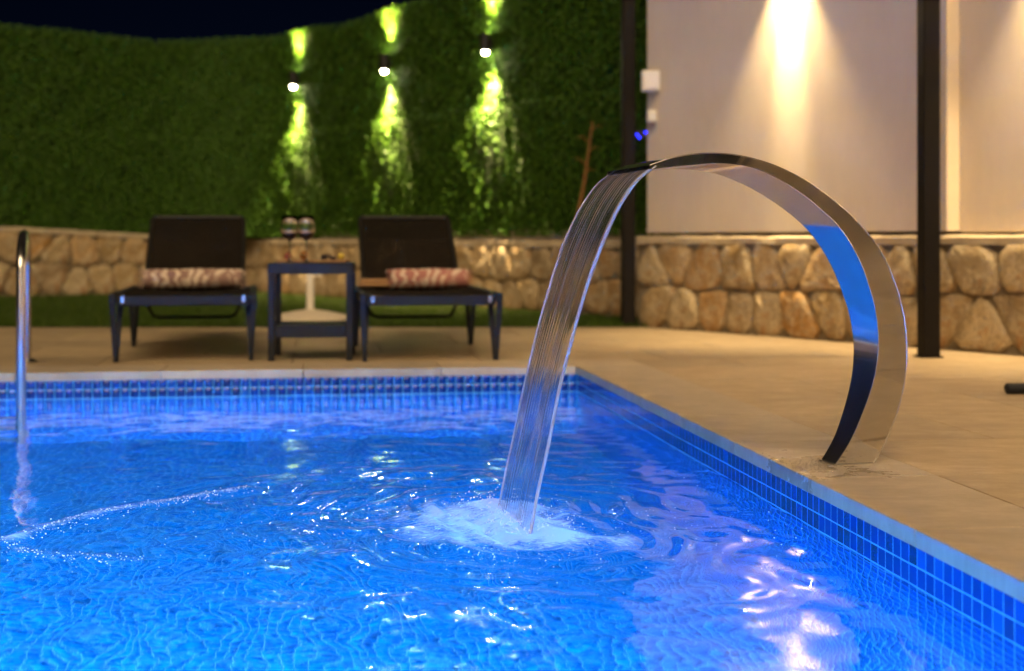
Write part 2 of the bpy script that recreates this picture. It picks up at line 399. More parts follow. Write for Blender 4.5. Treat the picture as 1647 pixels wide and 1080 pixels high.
# ------------------------------------------------------------------ pool shell and tiles
PIT, TS, TH = .040, .0370, .0007
sh = MB()
t = .25
gb = TH            # grout plane sits behind the tile faces
def quadbox(x0,x1,y0,y1,z0,z1): sh.box(x0,x1,y0,y1,z0,z1)
quadbox(gb, gb+t, -PL-gb-t, gb+t, -PD-t, -.0365)
quadbox(-PW-gb-t, -PW-gb, -PL-gb-t, gb+t, -PD-t, -.0365)
quadbox(-PW-gb, gb, gb, gb+t, -PD-t, -.0365)
quadbox(-PW-gb, gb, -PL-gb-t, -PL-gb, -PD-t, -.0365)
quadbox(-PW-gb, gb, -PL-gb, gb, -PD-t, -PD-gb)
shell = tag(sh.build('pool_shell', M['grout'], None, False, (PC[0], PC[1], 0), PSI), kind='structure')
def tile_mesh(nm):
    m = MB(); b = .0005; s_ = TS/2
    vs = [(-s_,-s_,0),(s_,-s_,0),(s_,s_,0),(-s_,s_,0)] + [(x*(s_-b)/s_, y*(s_-b)/s_, TH) for x,y in ((-s_,-s_),(s_,-s_),(s_,s_),(-s_,s_))]
    m.add(vs, [(4,5,6,7),(0,1,5,4),(1,2,6,5),(2,3,7,6),(3,0,4,7)])
    return m.mesh(nm, M['tile'])
tme = tile_mesh('tile')
TV = np.array([v.co for v in tme.vertices]); TF = np.array([list(p.vertices) for p in tme.polygons])
Z0 = -.0375 - TS/2
nrow = 33
# single tiles above and at the waterline on the near stretch of the right-hand wall
single = set(); k = 0
cols = int(PL/PIT)
for row, cmax in ((0, 104), (1, 104), (2, 104)):
    for c in range(cmax, -1, -1):
        if k >= 296: break
        yy = -(c+.5)*PIT
        if row == 2 and c < 16: continue
        single.add((row, c)); k += 1
wallrot = Matrix(((0,0,-1),(1,0,0),(0,-1,0)))      # tile normal +z -> -x
for row, c in sorted(single):
    o = link('tile', tme, shell, (gb, -(c+.5)*PIT, Z0-row*PIT + random.uniform(-.0004,.0004)))
    o.rotation_euler = (R(90), 0, R(-90)); o.rotation_euler.rotate_axis('Z', random.uniform(-.012,.012))
def tile_stuff(name, pts, ex, ey, ez, mk='tile'):
    pts = np.array(pts); E_ = np.array([ex, ey, ez])
    V = (TV @ E_)[None] + pts[:, None, :]; n_ = len(TV)
    Fq = TF[None] + (np.arange(len(pts))*n_)[:, None, None]
    o = link(name, np_mesh(name, V.reshape(-1,3), Fq.reshape(-1,4), M[mk]), shell); tag(o, kind='stuff'); return o
ncx = int(PW/PIT)
for rws, mk_, pre in ((range(3), 'tile', ''), (range(3, nrow), 'lit_tile', 'lower_')):
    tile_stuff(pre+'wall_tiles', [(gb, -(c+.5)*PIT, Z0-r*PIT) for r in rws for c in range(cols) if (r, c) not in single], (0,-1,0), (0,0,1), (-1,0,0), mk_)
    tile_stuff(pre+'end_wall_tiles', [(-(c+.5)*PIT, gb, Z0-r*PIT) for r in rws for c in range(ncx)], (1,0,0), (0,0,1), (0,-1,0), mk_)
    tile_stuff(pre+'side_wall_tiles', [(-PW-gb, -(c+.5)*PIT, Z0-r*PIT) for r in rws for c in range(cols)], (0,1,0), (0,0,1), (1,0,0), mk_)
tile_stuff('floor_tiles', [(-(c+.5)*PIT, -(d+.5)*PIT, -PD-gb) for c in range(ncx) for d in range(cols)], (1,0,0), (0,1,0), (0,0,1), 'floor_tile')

# ------------------------------------------------------------------ deck: bed, coping slabs, pavers
bed = MB()
bz = -.022
bed.add([W(*p, bz) for p in ((.02,-12),(12,-12),(12,6),(.02,6))], [(0,1,2,3)])
bed.add([W(*p, bz) for p in ((-10,.02),(.02,.02),(.02,6),(-10,6))], [(0,1,2,3)])
bed.add([W(*p, bz) for p in ((-10,-12),(.02,-12),(.02,-PL-.02),(-10,-PL-.02))], [(0,1,2,3)])
bed.add([W(*p, bz) for p in ((-10,-PL-.02),(-PW-.02,-PL-.02),(-PW-.02,.02),(-10,.02))], [(0,1,2,3)])
deck = tag(bed.build('deck', M['bed']), kind='structure')
J = .0024
def infront(p):      # roughly inside the picture
    x, y = p
    return y > 1.8 and abs(x)/y < .43
rest = MB()
def slab(poly, mat_key, name, z1=0., thick=.035, keep=True):
    poly = [W2(*p) for p in poly]
    poly = clip(poly, np.array([0., 1.]), LAWN_Y)
    if len(poly) < 3: return
    poly = clip(poly, -SN, -(SN@SA) + .03)
    if len(poly) < 3: return
    c = np.mean(np.array(poly), 0)
    if infront(c) or any(infront(p) for p in poly):
        m = MB(); m.prism([tuple(np.array(p)-c) for p in poly], -thick, random.uniform(-.0006, .0006), .002)
        m.build(name, M[mat_key], deck, False, (c[0], c[1], z1))
    else: rest.prism(poly, z1-thick, z1, .002)
CS = .62
OV = .006          # coping overhangs the tiles
yy = COPW
def rect(x0, x1, y0, y1): return [(x0+J,y0+J),(x1-J,y0+J),(x1-J,y1-J),(x0+J,y1-J)]
k = 0; y1 = 0.
while y1 > -PL:
    y0 = max(y1-CS, -PL); slab(rect(-OV, COPW, y0, y1), 'coping', 'coping_slab'); y1 = y0
x1 = COPW
slab([(-OV+J, -OV+J+.0), (COPW-J, J), (COPW-J, COPW-J), (-OV+J, COPW-J)], 'coping', 'coping_slab')
x1 = -OV
while x1 > -PW:
    x0 = max(x1-CS, -PW); slab(rect(x0, x1, -OV, COPW), 'coping', 'coping_slab'); x1 = x0
x1 = COPW
while x1 > -PW-COPW: x0 = x1-CS; slab(rect(x0, x1, -PL-COPW, -PL+OV), 'coping', 'coping_slab'); x1 = x0
y1 = COPW
while y1 > -PL: y0 = max(y1-CS, -PL); slab(rect(-PW-COPW, -PW+OV, y0, y1), 'coping', 'coping_slab'); y1 = y0
PWX, PWY = .9, .6
def pave(xa, xb, ya, yb):
    j = 0; y = ya
    while y < yb-1e-6:
        ye = min(y+PWY, yb); x = xa - (PWX*.5 if j % 2 else 0)
        while x < xb-1e-6:
            xs, xe = max(x, xa), min(x+PWX, xb)
            if xe-xs > .05: slab(rect(xs, xe, y, ye), 'paver', 'paver', -.001, .03)
            x += PWX
        y = ye; j += 1
pave(COPW, 9.3, -10.3, COPW); pave(-8.5, 9.3, COPW, 4.8)
pave(-8.5, COPW, -10.3, -PL-COPW); pave(-8.5, -PW-COPW, -PL-COPW, COPW)
tag(rest.build('far_pavers', M['paver'], deck), kind='stuff')

# ------------------------------------------------------------------ fountain geometry (used by the water too)
FB = np.array([.85, 3.70]); FT = R(13.6)
FU = np.array([-math.sin(FT), math.cos(FT)]); FA = np.array([math.cos(FT), math.sin(FT)])
def FP(s, z, t): p = FB + s*FA + t*FU; return (p[0], p[1], z)
def ray_plane(p, t):
    dx = (p[0]-CX)/FPX; dz = -(p[1]-HY)/FPX; d = np.array([dx, 1.]); Y = (FB@FU+t)/(d@FU); q = d*Y-FB
    return q@FA, CAMZ+dz*Y
near_px = [(1044,273),(1109,266),(1156,263),(1207,269),(1249,287),(1290,313),(1322,339),(1353,370),(1379,412),(1399,464),(1410,510),(1413,557),(1407,604),(1389,661),(1363,718),(1342,750)]
outer_px = [(1045,266),(1078,255),(1130,247),(1176,248.5),(1228,260),(1280,282),(1332,316),(1384,362.6),(1415,401.5),(1441,458.6),(1456,521),(1459,573),(1451,635),(1430.5,697),(1402,752)]
NS = 72
wl = np.interp(np.linspace(0,1,NS), np.linspace(0,1,16), [.34,.325,.305,.28,.25,.225,.205,.19,.178,.165,.15,.135,.12,.105,.09,.08])
Ip, Op = spline(near_px, NS), spline(outer_px, NS)
IN = np.array([ray_plane(Ip[i], -wl[i]/2) for i in range(NS)]); OUT = np.array([ray_plane(Op[i], -wl[i]/2) for i in range(NS)])
IN[-1,1] = OUT[-1,1] = -.0; IN[:,1] = np.maximum(IN[:,1], 0.0); OUT[:,1] = np.maximum(OUT[:,1], 0.0)
IMP_S = -.872
IMPACT = FB + IMP_S*FA

# ------------------------------------------------------------------ water surface
wr = np.random.default_rng(3)
waves = []
for lam, amp, n_ in ((.62,.0016,7),(.34,.0011,9),(.18,.0007,12),(.11,.00030,14)):
    for i in range(n_):
        a = wr.uniform(0, 2*math.pi); waves.append((2*math.pi/(lam*wr.uniform(.75,1.3)), a, wr.uniform(0, 2*math.pi), amp*wr.uniform(.5,1.2)))
crest_px = [(20,872),(60,856),(130,836),(200,820),(270,808),(340,797),(395,788)]
WZ = CAMZ - WATER
def onwater(px, py): Y = WZ*FPX/(py-HY); return np.array([(px-CX)/FPX*Y, Y])
CREST = spline([onwater(*p) for p in crest_px], 40)
CREST2 = spline([onwater(*p) for p in [(20,872),(30,888),(80,896),(150,900),(210,905)]], 24)
def seg_dist(X, Y, a, b):
    ab = b-a; tt = np.clip(((X-a[0])*ab[0]+(Y-a[1])*ab[1])/(ab@ab), 0, 1); return np.hypot(X-a[0]-tt*ab[0], Y-a[1]-tt*ab[1])
def line_dist(X, Y, P):
    d = np.full(np.shape(X), 1e9)
    for p in P: d = np.minimum(d, np.hypot(X-p[0], Y-p[1]))
    return d
def water_h(X, Y):
    h = np.zeros_like(X)
    wx = X + .03*np.sin(5.1*Y+1.3) + .02*np.sin(9.7*X+.4); wy = Y + .03*np.sin(4.3*X+.2) + .02*np.sin(8.3*Y+2.)
    r = seg_dist(X, Y, IMPACT-FU*.15, IMPACT+FU*.15)
    calm = .24 + .80*np.exp(-(r/.75)**2)
    for k_, a, ph, am in waves: h += am*calm*np.sin(k_*(wx*math.cos(a)+wy*math.sin(a))+ph)
    jag = .04*np.sin(7*X+3*Y)+.03*np.sin(11*Y-5*X+1)+.02*np.sin(23*X+9*Y)
    rr = r + jag
    tb = np.exp(-(r/.6)**2); h += .0022*tb*np.sin(2*math.pi*(1.7*wx+3.1*wy)/.55+3*np.sin(4*wx))*np.sin(2*math.pi*(3.9*wx-1.2*wy)/.8+1)
    h += .0080*np.exp(-r/.28)*np.sin(2*math.pi*rr/.115) + .0016*np.exp(-r/.36)*np.sin(2*math.pi*rr/.062+1)
    h += .011*np.exp(-(r/.085)**2) + .011*np.exp(-((r-.19)/.07)**2)*(.6+.4*np.sin(6*np.arctan2(Y-IMPACT[1], X-IMPACT[0])+1))
    d = line_dist(X, Y, CREST); h += .006*np.exp(-(d/.04)**2)
    d = line_dist(X, Y, CREST2); h += .004*np.exp(-(d/.035)**2)
    return h
nx, ny = 430, 460
gx = np.linspace(-PW-.002, .002, nx); gy = np.linspace(-PL-.002, .002, ny)
GX, GY = np.meshgrid(gx, gy)
WX = PC[0] + GX*CP - GY*SP; WY = PC[1] + GX*SP + GY*CP
WH = water_h(WX, WY)
V = np.stack([WX, WY, WATER+WH], -1).reshape(-1,3)
ii = (np.arange(ny-1)[:,None]*nx + np.arange(nx-1)[None]).ravel()
Fq = np.stack([ii, ii+1, ii+nx+1, ii+nx], -1)
tag(link('water', np_mesh('water', V, Fq, M['water'], True)), kind='structure')

# pool lights in the near and left walls
def pool_lamp(x, y, rot, lab, power):
    root = empty('pool_light', W(x, y, -.62), PSI+rot)
    m = MB(); m.lathe([(.0,-.002),(.13,-.002),(.135,.012),(.12,.02),(.115,.014)], 24)
    rim = m.build('rim', M['steel_rail'], root, True); rim.rotation_euler = (R(-90), 0, 0)
    m = MB(); m.lathe([(.115,.010),(.08,.020),(.0,.026)], 24); le = m.build('lens', M['pool_lens'], root, True); le.rotation_euler = (R(-90), 0, 0)
    ld = bpy.data.lights.new('pool_lamp', 'AREA'); ld.shape = 'DISK'; ld.size = .22; ld.energy = power; ld.color = (.22,.66,1.0); ld.spread = R(135)
    lo = bpy.data.objects.new('glow', ld); COL.objects.link(lo); lo.parent = root; lo.location = (0, .04, 0); lo.rotation_euler = (R(90-48), 0, 0)
    return tag(root, lab, 'pool light', 'pool lights under water')
PLW = 66
pool_lamp(-1.1, -PL+.004, 0, 'round pool light sunk in the near wall below the fountain side', PLW)
pool_lamp(-2.9, -PL+.004, 0, 'round pool light sunk in the near wall at its middle', PLW)
pool_lamp(-4.5, -PL+.004, 0, 'round pool light sunk in the near wall at the ladder side', PLW)

# ------------------------------------------------------------------ fountain
root = empty('waterfall_fountain', FP(-.05, 0, 0))
tag(root, 'curved polished steel waterfall spout arching from the coping over the pool', 'fountain')
inv = -np.array(FP(-.05, 0, 0))
def strip(name, A, Bv, mat_, thick_n=None, smooth='all'):
    m = MB(); n_ = len(A); m.add([np.array(p)+inv for p in A] + [np.array(p)+inv for p in Bv], [(i, i+1, n_+i+1, n_+i) for i in range(n_-1)])
    o = m.build(name, mat_, root, smooth); return o
NI = [FP(*IN[i], -wl[i]/2) for i in range(NS)]; FI = [FP(*IN[i], wl[i]/2) for i in range(NS)]
NO = [FP(*OUT[i], -wl[i]/2) for i in range(NS)]; FO = [FP(*OUT[i], wl[i]/2) for i in range(NS)]
strip('side_panel', NI, NO, M['steel']); strip('side_panel', FO, FI, M['steel'])
strip('inner_panel', FI, NI, M['steel_inner']); strip('back_panel', NO, FO, M['steel'])
for E_ in (NI, NO):
    m = MB(); m.tube([np.array(p)+inv for p in E_], .0014, 6); m.build('edge_seam', M['steel_rail'], root, True)
m = MB(); fl = [(IN[-1,0]-.003, -.043), (OUT[-1,0]+.004, -.043), (OUT[-1,0]+.004, .043), (IN[-1,0]-.003, .043)]
m.prism([tuple(np.array(FP(s, 0, t))[:2]+inv[:2]) for s, t in fl], .0, .004, .001); m.build('base_plate', M['steel_rail'], root)

# falling sheet
traj = spline([(-.560,.757),(-.600,.728),(-.641,.676),(-.689,.584),(-.724,.493),(-.749,.413),(-.778,.311),(-.798,.232),(-.809,.183),(-.831,.08),(-.852,-.01),(-.876,-.135)], 90)
nt_, ns_ = 150, 90
tt = np.linspace(-1, 1, nt_)
tx = np.gradient(traj, axis=0); tx /= np.linalg.norm(tx, axis=1)[:,None]; nr = np.stack([-tx[:,1], tx[:,0]], -1)      # normal in the s,z plane
prof_r = np.random.default_rng(11)
freqs = [(prof_r.uniform(8, 70), prof_r.uniform(0, 6.28), prof_r.uniform(.3, 1.)) for _ in range(14)]
def ridge(t, s): return sum(a*np.sin(f*(t+.02*np.sin(4*s+ph))+ph) for f, ph, a in freqs)/5
front, back = [], []
for i in range(ns_):
    s01 = i/(ns_-1); half = .168 + .003*math.sin(9*s01) - .006*s01
    thick = .0012 + .0020*(1-s01)**3 + .0042*np.exp(-((1-np.abs(tt))/.035)**2) * min(1, .25+s01*3) + .00010*np.abs(ridge(tt, s01))
    thick = thick * np.sqrt(np.clip(1-np.abs(tt)**60, 0, 1)) + .0003
    off = .00022*ridge(tt, s01+.3) + .003*s01*np.sin(6*tt+2)
    edge = tt*half + .0022*np.sin(26*s01+2*np.sign(tt))*np.abs(tt)**20
    P = traj[i][None] + nr[i][None]*(off+thick)[:,None]; Q = traj[i][None] + nr[i][None]*(off-thick)[:,None]
    front.append([FP(P[j,0], P[j,1], edge[j]) for j in range(nt_)]); back.append([FP(Q[j,0], Q[j,1], edge[j]) for j in range(nt_)])
V = np.array(front + back).reshape(-1,3); n1 = ns_*nt_
ii = (np.arange(ns_-1)[:,None]*nt_ + np.arange(nt_-1)[None]).ravel()
Fq = [np.stack([ii, ii+1, ii+nt_+1, ii+nt_], -1), np.stack([ii+n1, ii+n1+nt_, ii+n1+nt_+1, ii+n1+1], -1)]
for j in (0, nt_-1):
    k_ = np.arange(ns_-1)*nt_+j; q = np.stack([k_, k_+nt_, k_+nt_+n1, k_+n1], -1); Fq.append(q if j == 0 else q[:, ::-1])
for i in (0, ns_-1):
    k_ = i*nt_+np.arange(nt_-1); q = np.stack([k_, k_+1, k_+1+n1, k_+n1], -1); Fq.append(q[:, ::-1] if i == 0 else q)
Fq = np.concatenate(Fq)
me = np_mesh('falling_water', V, Fq, M['sheet'], True)
import bmesh
bm_ = bmesh.new(); bm_.from_mesh(me); bmesh.ops.recalc_face_normals(bm_, faces=bm_.faces); bm_.to_mesh(me); bm_.free()
uvl = me.uv_layers.new(name='UVMap'); li = np.empty(len(me.loops), np.int32); me.loops.foreach_get('vertex_index', li)
lv = li % n1; uv = np.stack([(lv % nt_)/nt_, (lv//nt_)/ns_], -1).astype(np.float32); uvl.data.foreach_set('uv', uv.ravel())
o = link('falling_water', me); tag(o, 'clear streaky sheet of water pouring from the steel spout into the pool', 'water jet')

# foam where the sheet lands
def foam_patch(name, fn, xs, ys, off):
    X, Y = np.meshgrid(xs, ys); cov = fn(X, Y); h = water_h(X, Y)
    keep = cov > .02; n_x = len(xs)
    z = WATER + h + off + .008*np.clip(cov, 0, 1)*(.5+.5*np.sin(31*X+17*Y)*np.sin(23*Y-13*X)) + .004*np.clip(cov,0,1)
    V = np.stack([X, Y, z], -1).reshape(-1,3)
    i2 = (np.arange(len(ys)-1)[:,None]*n_x + np.arange(n_x-1)[None]).ravel(); kf = keep.ravel()
    ok = kf[i2] | kf[i2+1] | kf[i2+n_x] | kf[i2+n_x+1]; i2 = i2[ok]
    Fq = np.stack([i2, i2+1, i2+n_x+1, i2+n_x], -1)
    used = np.unique(Fq); mp = np.zeros(len(V), np.int64); mp[used] = np.arange(len(used))
    me = np_mesh(name, V[used], mp[Fq], M['foam'], True)
    at_ = me.attributes.new('cover', 'FLOAT', 'POINT'); at_.data.foreach_set('value', cov.ravel()[used].astype(np.float32))
    return me
def foam_cov(X, Y):
    r = seg_dist(X, Y, IMPACT-FU*.19, IMPACT+FU*.17)
    dx, dy = X-IMPACT[0], Y-IMPACT[1]
    left = np.exp(-(((dx+.10)/.20)**2 + ((dy-.02)/.22)**2))
    c = .50*np.exp(-(r/.10)**2) + .40*left
    right = np.exp(-(((dx-.10)/.24)**2 + ((dy+.22)/.09)**2)); c = c + .30*right
    an = np.arctan2(dy, dx); c = c + np.exp(-(r/.62)**2)*(.12+.06*np.sin(2*math.pi*(r+.05*np.sin(3*an))/.16)) - .03
    rag = .10*np.sin(19*X+7*Y)+.08*np.sin(31*Y-9*X+1)+.06*np.sin(47*X+22*Y)
    sw = .80 + .20*np.sin(2*math.pi*(r + .03*np.sin(5*an+1) + .02*np.sin(23*X+11*Y))/.085)
    return np.clip((c + rag*np.clip(c*1.5, 0, 1))*sw, 0, 1)
me = foam_patch('foam', foam_cov, np.arange(IMPACT[0]-1.1, min(IMPACT[0]+1.0, .70), .007), np.arange(IMPACT[1]-.8, IMPACT[1]+.8, .009), .001)
tag(link('foam', me), 'white churning foam where the water sheet lands in the pool', 'foam', kind='stuff')
# bubbles below and droplets above, as plain icosahedra
ph = (1+5**.5)/2
ICO = np.array([(-1,ph,0),(1,ph,0),(-1,-ph,0),(1,-ph,0),(0,-1,ph),(0,1,ph),(0,-1,-ph),(0,1,-ph),(ph,0,-1),(ph,0,1),(-ph,0,-1),(-ph,0,1)])/math.hypot(1,ph)
ICF = np.array([(0,11,5),(0,5,1),(0,1,7),(0,7,10),(0,10,11),(1,5,9),(5,11,4),(11,10,2),(10,7,6),(7,1,8),(3,9,4),(3,4,2),(3,2,6),(3,6,8),(3,8,9),(4,9,5),(2,4,11),(6,2,10),(8,6,7),(9,8,1)])
def specks(name, P, rad, mat_, label, cat):
    P = np.asarray(P); V = P[:,None,:] + ICO[None]*np.asarray(rad)[:,None,None]
    Fq = ICF[None] + (np.arange(len(P))*12)[:,None,None]
    o = link(name, np_mesh(name, V.reshape(-1,3), Fq.reshape(-1,3), mat_, True)); return tag(o, label, cat, kind='stuff')
br = np.random.default_rng(5)
n_ = 3500
tb = br.uniform(-.2, .2, n_); base = IMPACT[None] + FU[None]*tb[:,None] + br.normal(0, 1, (n_,2))*np.array([.075,.07]) + np.array([-.06,.04])
dz = br.exponential(.05, n_) + .012
specks('bubbles', np.c_[base, WATER-dz], br.uniform(.0006,.0022, n_), M['bubble'], 'cloud of air bubbles under the falling water', 'bubbles')
cp, cr = [], []
for P_, n_, sg in ((CREST, 340, .026), (CREST2, 130, .028)):
    for k in range(n_):
        p = P_[br.integers(len(P_))] + br.normal(0, 1, 2)*sg; cp.append((*p, 0)); cr.append(br.uniform(.0006,.0024))
cp = np.array(cp); cp[:,2] = WATER + water_h(cp[:,0], cp[:,1]) - .0004
me = foam_patch('crest_foam', lambda X, Y: (.30*np.exp(-(line_dist(X, Y, CREST)/.026)**2) + .20*np.exp(-(line_dist(X, Y, CREST2)/.035)**2))*(.75+.25*np.sin(40*X)*np.sin(33*Y+9*X)), np.arange(-1.6, -.45, .007), np.arange(3.0, 4.1, .009), .0008)
tag(link('crest_foam', me), 'thin white foam line on the curved wave at the left', 'foam', kind='stuff')
specks('wave_foam', cp, cr, M['bubble'], 'beaded white foam on a curved wave crest at the left', 'foam')
n_ = 420
ang = br.uniform(0, 6.28, n_); rr = br.gamma(3., .14, n_)
p = IMPACT[None] + np.c_[np.cos(ang)*rr*1.5, np.sin(ang)*rr*.9]; q = np.array([toL(*a) for a in p]); p = p[(q[:,0] < -.02)]
specks('floating_bubbles', np.c_[p, WATER + water_h(p[:,0], p[:,1])], br.uniform(.0006,.0018, len(p)), M['bubble'], 'scattered bubbles drifting on the ripples round the foam', 'bubbles')
n_ = 320
p = np.c_[br.normal(-.10,.10,n_), br.normal(-.02,.07,n_)]; P = [FP(a, .0006, b) for a, b in p if a < .12 and toL(*FP(a,0,b)[:2])[0] > .01]
specks('splash_drops', P, br.uniform(.0010,.0028,len(P)), M['glass'], 'wet splash drops on the coping around the spout base', 'water drops')

# ------------------------------------------------------------------ stone walls
def cells(L, H0, H1, rows, wid, rg):
    pts = []
    hh = H1-H0
    for r in range(rows):
        n = max(1, int(round(L/wid)))
        off = rg.uniform(0, 1)
        for i in range(-1, n+2):
            pts.append(((i+off*.8+rg.uniform(-.2,.2))*L/n, H0+(r+.5+rg.uniform(-.13,.13))*hh/rows))
    pts = np.array(pts); out = []
    for i, p in enumerate(pts):
        if not (-.02 < p[0] < L+.02): continue
        poly = [(0,H0),(L,H0),(L,H1),(0,H1)]
        for j, q in enumerate(pts):
            if i == j or np.hypot(*(p-q)) > wid*3.2: continue
            n_ = q-p; poly = clip(poly, n_, n_@((p+q)/2))
            if len(poly) < 3: break
        if len(poly) >= 3:
            A = np.array(poly); ar = abs(np.sum(A[:,0]*np.roll(A[:,1],-1)-A[:,1]*np.roll(A[:,0],-1)))/2
            if ar > .004: out.append(poly)
    return out
def chaikin(P):
    out = []
    for i in range(len(P)): a, b = P[i], P[(i+1)%len(P)]; out += [a*.78+b*.22, a*.22+b*.78]
    return np.array(out)
def stone_wall(name, P0, D, N, L, top, rows, wid, label, seed):
    rg = np.random.default_rng(seed); thick = .30; zt = top(L/2)
    root = empty(name, (P0[0], P0[1], 0), math.atan2(D[1], D[0]))
    # local x along the wall, local y = into the wall or out of it
    sgn = 1 if (-D[1]*N[0]+D[0]*N[1]) > 0 else -1
    m = MB(); nseg = 16; xs = np.linspace(0, L, nseg+1)
    vs = []; 
    for x in xs:
        for y, z in ((0,-.06),(0,top(x)-.05),(-sgn*thick,top(x)-.05),(-sgn*thick,-.06)): vs.append((x,y,z))
    fs = [(4*i+k, 4*i+(k+1)%4, 4*i+4+(k+1)%4, 4*i+4+k) for i in range(nseg) for k in range(4)] + [(0,1,2,3), tuple(4*nseg+k for k in (3,2,1,0))]
    m.add(vs, fs); m.build('mortar_core', M['mortar'], root)
    # uneven mortar cap along the top
    m = MB(); n2 = int(L/.07); vs = []
    for i in range(n2+1):
        x = L*i/n2; z = top(x)
        for y, zz in ((sgn*(.028+rg.uniform(0,.014)), -.052+rg.uniform(-.008,.006)), (sgn*(.030+rg.uniform(0,.012)), -.014), (sgn*.012, rg.uniform(-.005,.004)), (-sgn*thick*.5, 0), (-sgn*thick*1.01, -.01), (-sgn*thick*1.01, -.05)): vs.append((x, y, z+zz))
    fs = [(6*i+k, 6*i+(k+1)%6, 6*i+6+(k+1)%6, 6*i+6+k) for i in range(n2) for k in range(6)] + [tuple(range(6)), tuple(6*n2+k for k in range(5,-1,-1))]
    m.add(vs, fs); m.build('cap', M['cap'], root, True)
    for poly in cells(L, .0, 1.0, rows, wid, rg):
        A = np.array(poly); A[:,1] = .0 + A[:,1]*(np.array([top(x) for x in A[:,0]])-.045)
        c = A.mean(0); q = A-c; ln = np.linalg.norm(q, axis=1)
        A = c + q*np.clip(1-.007/np.maximum(ln, .02), .5, 1)[:,None]; A = chaikin(A)
        A = A + rg.normal(0, .0045, A.shape); n = len(A)
        d = rg.uniform(.020, .042); vs = []
        for sc_, dep in ((1, -.01), (1, d*.72), (.95, d*.95), (.6, d*rg.uniform(.95,1.1))):
            jt = rg.normal(0, .005, n) if dep > 0 else np.zeros(n)
            for k in range(n): pp = c+(A[k]-c)*sc_; vs.append((pp[0]-c[0], sgn*(dep+jt[k]*(1.6 if sc_ < .95 else .6)), pp[1]-c[1]))
        vs.append((0, sgn*d*rg.uniform(.95,1.12), 0)); fs = []
        for r in range(3):
            for k in range(n): j=(k+1)%n; fs.append((r*n+k, r*n+j, r*n+n+j, r*n+n+k))
        for k in range(n): fs.append((3*n+k, 3*n+(k+1)%n, 4*n))
        m = MB(); m.add(vs, fs); m.build('stone', M['stone'], root, 'all', (c[0], 0, c[1]))
    return tag(root, label, 'stone wall')
stone_wall('stone_wall', SA-SD*.02, SD, SN, 3.55, lambda x: .605, 2, .25, 'low rubble stone wall under the cream wall behind the fountain', 4)
HL = 4.69+2.35
stone_wall('stone_wall', CORNER, HD, HN, HL, lambda x: .590-.02*x/7, 2, .27, 'low rubble stone wall under the lamp lit hedge behind the loungers', 9)
stone_wall('stone_wall', CORNER+LD*.04, LD, LN, 3.5, lambda x: .59+.13*x/2.65, 2, .27, 'low rubble stone wall with sloping top under the dark hedge at left', 15)

